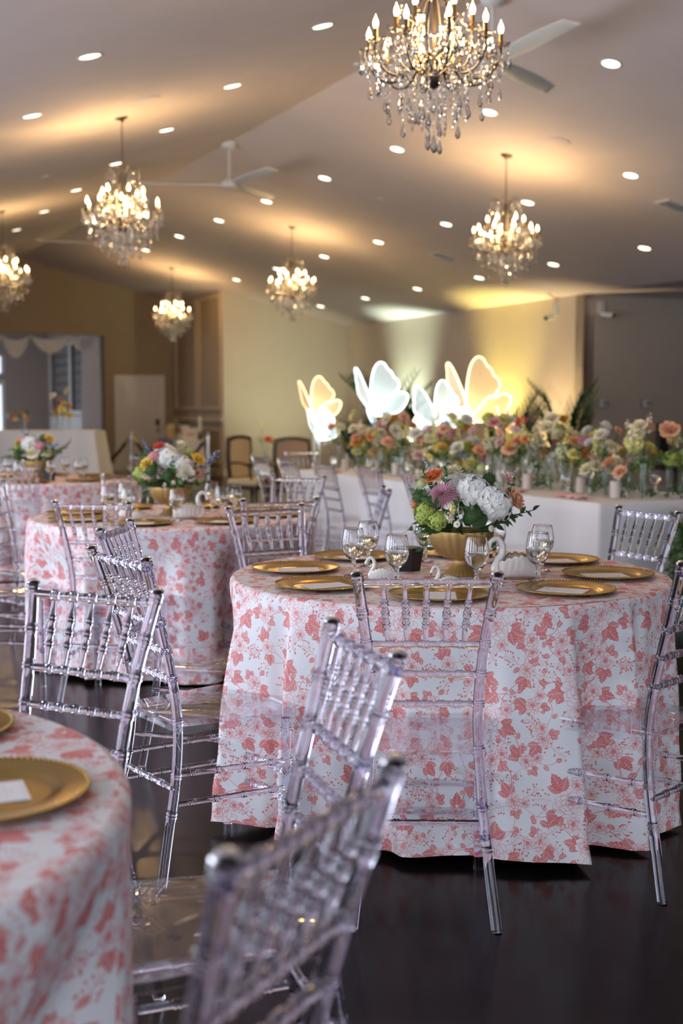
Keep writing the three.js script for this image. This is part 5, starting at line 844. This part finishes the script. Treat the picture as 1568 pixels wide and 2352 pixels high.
// ------------------------------------------------------------------ tall bar with white cloth, vases on it
{
  const draped = (X0, X1, D0, D1, H, seed, flare) => { const q = rng(seed), W = X1 - X0, L = D1 - D0, P = 2 * (W + L), per = (s) => (s < W ? [X0 + s, D0, 0, -1] : s < W + L ? [X1, D0 + s - W, 1, 0] : s < 2 * W + L ? [X1 - (s - W - L), D1, 0, 1] : [X0, D1 - (s - 2 * W - L), -1, 0]);
    const f0 = q() * 6, skirt = surface(300, 18, (u, v) => { const s = Math.min(u * P, P - 1e-6), [x, d, nx, nd] = per(s); let c = 0; for (const k of [0, W, W + L, 2 * W + L, P]) c = Math.max(c, 1 - Math.abs(s - k) / 0.22); const A = per((s - 0.22 + P) % P), B = per((s + 0.22) % P), mx = c > 0 ? (A[2] + B[2]) / 2 : nx, md = c > 0 ? (A[3] + B[3]) / 2 : nd, ax = nx + (mx - nx) * Math.max(c, 0), ad = nd + (md - nd) * Math.max(c, 0), o = v * (0.04 + 0.045 * Math.sin(s * 16 + f0 + Math.sin(3 * s)) + 0.012 * Math.sin(s * 37) + flare * Math.max(c, 0) ** 1.5); return [V(x + ax * o, H - v * (H - 0.02), -(d + ad * o)), s, v * H]; }, true);
    return merge([skirt, surface(4, 4, (u, v) => [V(X0 + u * W, H, -(D0 + v * L)), u * W, v * L])]); };
  const t = thing('bar_table', 'tall bar hidden under a white pleated cloth', 'table'); part(t, 'top', box(-5.7, -3.56, 1.02, 1.05, -18.25, -17.55), M.wood); for (const x of [-5.5, -3.7]) for (const z of [-18.1, -17.7]) part(t, 'leg', box(x - 0.02, x + 0.02, 0, 1.02, z - 0.02, z + 0.02), M.black);
  single('bar_cloth', draped(-5.72, -3.54, 17.5, 18.3, 1.06, 5, 0.22), M.linen, 'white pleated cloth over the tall bar before the foyer opening', 'tablecloth');
  budVase([-4.72, 1.062, -17.85], 0, 2201, 3, undefined, 'on the white bar', 0.9); budVase([-4.66, 1.062, -18.0], 0, 2212, 1, undefined, 'behind it on the bar', 0.6);
  budVase([-4.1, 1.062, -17.8], 0, 3301, 4, undefined, 'by the bar corner', 1.1); budVase([-4.0, 1.062, -17.95], 0, 3322, 3, undefined, 'at the bar corner', 0.8); budVase([-4.2, 1.062, -18.0], 0, 3309, 3, undefined, 'behind the corner vases', 1);
  // gift table along the panelled wall, in hall coordinates
  const g = thing('gift_table', 'table under a white cloth by the panelled wall', 'table', [0, 0, 0], PHI); part(g, 'top', hall(7.92, 8.43, 0.71, 0.74, 23.95, 25.25), M.wood); for (const p of [8.0, 8.36]) for (const a of [24.05, 25.15]) part(g, 'leg', hall(p - 0.02, p + 0.02, 0, 0.71, a - 0.02, a + 0.02), M.black);
  single('gift_cloth', draped(7.9, 8.45, 23.93, 25.27, 0.75, 8, 0.13), M.linen, 'white cloth over the gift table by the panelled wall', 'tablecloth', [0, 0, 0], PHI);
  single('blue_runner', merge([hall(7.88, 8.4, 0.752, 0.757, 24.3, 25.1), hall(7.83, 7.835, 0.2, 0.757, 24.3, 25.1)]), std(RGB(0.3, 0.34, 0.44), 0.85), 'slate blue runner over the gift table front', 'runner', [0, 0, 0], PHI);
  const arch = new THREE.Shape(); arch.moveTo(-0.1, 0); arch.lineTo(0.1, 0); arch.lineTo(0.1, 0.22); arch.absarc(0, 0.22, 0.1, 0, Math.PI); arch.closePath();
  single('arched_sign', new THREE.ExtrudeGeometry(arch, { depth: 0.012, bevelEnabled: false }), M.cream, 'arched cream sign standing on the blue runner', 'sign', room(8.1, 0.758, 25.0), 0.3);
  const cb = thing('card_box', 'white card box with a small printed front on the gift table', 'box', room(8.22, 0.752, 24.1), 0.2); part(cb, 'body', rbox(0.3, 0.2, 0.2, 0.01).translate(0, 0.1, 0), M.card); part(cb, 'lid', rbox(0.32, 0.03, 0.22, 0.008).translate(0, 0.216, 0), M.card); part(cb, 'front_label', box(-0.09, 0.09, 0.07, 0.13, 0.1, 0.103), M.cream);
  for (let k = 0; k < 3; k++) single('gift_box', rbox(0.28 - 0.05 * k, 0.09, 0.22 - 0.03 * k, 0.008), [M.card, M.cream, M.card][k], ['lowest', 'middle', 'topmost'][k] + ' gift box of the stack behind the card box', 'box', room(8.28, 0.804 + 0.091 * k, 24.65), 0.2 * k);
  budVase(room(8.05, 0.758, 24.5), 0, 5501, 3, undefined, 'by the gift boxes', 0.8);
  const cr = thing('pillar_candle', 'tall white candle in a black holder on the gift table', 'candle', room(8.4, 0.752, 24.0)); part(cr, 'holder', lathe([[0, 0], [0.06, 0], [0.02, 0.03], [0.012, 0.1], [0.04, 0.13], [0, 0.13]], 18), M.black); part(cr, 'candle', new THREE.CylinderGeometry(0.035, 0.035, 0.34, 16).translate(0, 0.3, 0), M.card);
}
// ------------------------------------------------------------------ stanchions with velvet ropes
{
  const posts = [[-4.6, 19.3], [-3.36, 19.5], [-2.14, 19.6], [-1.6, 20.7]], names_ = ['chrome stanchion post behind the white bar', 'chrome stanchion post before the two-panel door', 'chrome stanchion post before the gift table', 'chrome stanchion post nearest the plain end wall'];
  posts.forEach(([X, D], i) => { if (i === 3) return; const t = thing('stanchion', names_[i], 'stanchion', [X, 0, -D]); part(t, 'base', lathe([[0, 0], [0.16, 0], [0.16, 0.015], [0.1, 0.035], [0.03, 0.05], [0, 0.05]], 28), M.black); part(t, 'post', new THREE.CylinderGeometry(0.024, 0.024, 0.9, 16).translate(0, 0.49, 0), M.chrome); part(t, 'collar', new THREE.CylinderGeometry(0.034, 0.034, 0.05, 16).translate(0, 0.92, 0), M.chrome); part(t, 'finial', new THREE.SphereGeometry(0.032, 16, 12).translate(0, 0.975, 0), M.chrome); });
  for (let i = 0; i < 2; i++) { const [x0, d0] = posts[i], [x1, d1] = posts[i + 1], p = []; for (let k = 0; k <= 24; k++) { const u = k / 24; p.push(V(x0 + (x1 - x0) * (0.03 + 0.94 * u), 0.91 - 0.5 * 4 * u * (1 - u) * 0.95, -(d0 + (d1 - d0) * (0.03 + 0.94 * u)))); }
    const t = thing('velvet_rope', i ? 'black velvet rope hung before the gift table' : 'black velvet rope hung before the two-panel door', 'rope'); part(t, 'rope', tube(p.slice(1, -1), 0.025, 10), M.velvet); part(t, 'end_hook', tube([p[0], p[1]], 0.026, 10), M.gold); part(t, 'end_hook', tube([p[23], p[24]], 0.026, 10), M.gold); }
}
// ------------------------------------------------------------------ swags and curtain in the foyer opening
{
  const swag = (w, drop) => surface(28, 18, (u, v) => { const s = u * 2 - 1, y = -drop * (1 - s * s) * (0.25 + 0.75 * v) - 0.02 * v, z = 0.03 * Math.sin(v * 26) * (0.4 + 0.6 * (1 - s * s)); return [V(s * w / 2, y, z)]; });
  [[4.75, 0.55, 0.36], [5.28, 0.68, 0.5], [6.05, 0.95, 0.38], [6.72, 0.55, 0.3]].forEach(([p, w, d], i) => single('curtain_swag', swag(w, d), M.linen, ['swag of white voile cut by the curtain end', 'deepest swag of white voile over the foyer opening', 'widest swag of white voile over the foyer opening', 'narrow swag of white voile next to the side curtain'][i], 'swag', room(p, 2.99, A_END + 0.3 + 0.02 * i), PHI));
  single('sheer_curtain', surface(70, 12, (u, v) => [V((u - 0.5) * (0.42 + 0.1 * v), 2.98 * (1 - v) + 0.01, 0.035 * Math.sin(u * 60 + 0.6 * Math.sin(v * 5)))]), M.sheer, 'sheer white curtain hanging at the side of the foyer opening', 'curtain', room(6.93, 0, A_END + 0.28), PHI);
  single('light_switch', rbox(0.09, 0.13, 0.012, 0.004), M.whitePaint, 'white switch plate on the brown foyer wall', 'switch', room(6.1, 1.2, 32.49), PHI);
}
// ------------------------------------------------------------------ fittings on the side walls
{
  for (const [p, which] of [[11.9, 'near the corner'], [12.75, 'towards the dark end']]) { const t = thing('wall_panel', 'grey wall control with a pale centre ' + which, 'control', room(p, 1.46, 15.29), PHI); part(t, 'back_plate', rbox(0.2, 0.15, 0.012, 0.004), M.greyBox); part(t, 'unit', rbox(0.11, 0.12, 0.035, 0.008).translate(0.02, 0, 0.02), M.whitePaint); part(t, 'display', box(0, 0.04, -0.015, 0.025, 0.036, 0.04), M.black); part(t, 'side_knob', box(0.085, 0.105, -0.03, 0.03, 0.005, 0.02), M.black); }
  for (const [pos, turn, label] of [[room(11.85, 2.82, 15.3), PHI, 'white bullet security camera on the shaded wall'], [room(P_RIGHT, 2.82, 16.0), PHI - Math.PI / 2, 'white bullet security camera on the yellow-lit wall']]) { const t = thing('security_camera', label, 'camera', pos, turn); part(t, 'junction_box', box(-0.05, 0.05, 0.02, 0.2, 0, 0.05), M.whitePaint); part(t, 'arm', tube([V(0, 0.04, 0.05), V(0, 0, 0.1)], 0.016, 8), M.whitePaint); part(t, 'housing', tube([V(-0.03, 0, 0.06), V(0.06, -0.03, 0.24)], 0.042, 16), M.whitePaint); part(t, 'lens', tube([V(0.06, -0.03, 0.24), V(0.065, -0.032, 0.25)], 0.034, 14), M.black); }
  const t = thing('office_chair', 'black high-backed chair against the shaded wing wall', 'chair', room(12.85, 0, 14.7), PHI + 0.3);
  part(t, 'backrest', rbox(0.34, 0.55, 0.09, 0.06, 4).translate(0, 0.88, -0.2), M.black); part(t, 'seat', rbox(0.48, 0.1, 0.48, 0.04).translate(0, 0.48, 0.03), M.black); part(t, 'column', new THREE.CylinderGeometry(0.03, 0.03, 0.36, 12).translate(0, 0.25, 0.03), M.black); for (let k = 0; k < 5; k++) { const a = k * 1.2566; part(t, 'foot', tube([V(0, 0.09, 0.03), V(0.28 * Math.cos(a), 0.03, 0.03 + 0.28 * Math.sin(a))], [0.025, 0.018], 8), M.black); }
}

scene.traverse((o) => { if (o.isMesh) { o.castShadow = true; o.receiveShadow = true; } });
renderer.render(scene, camera);
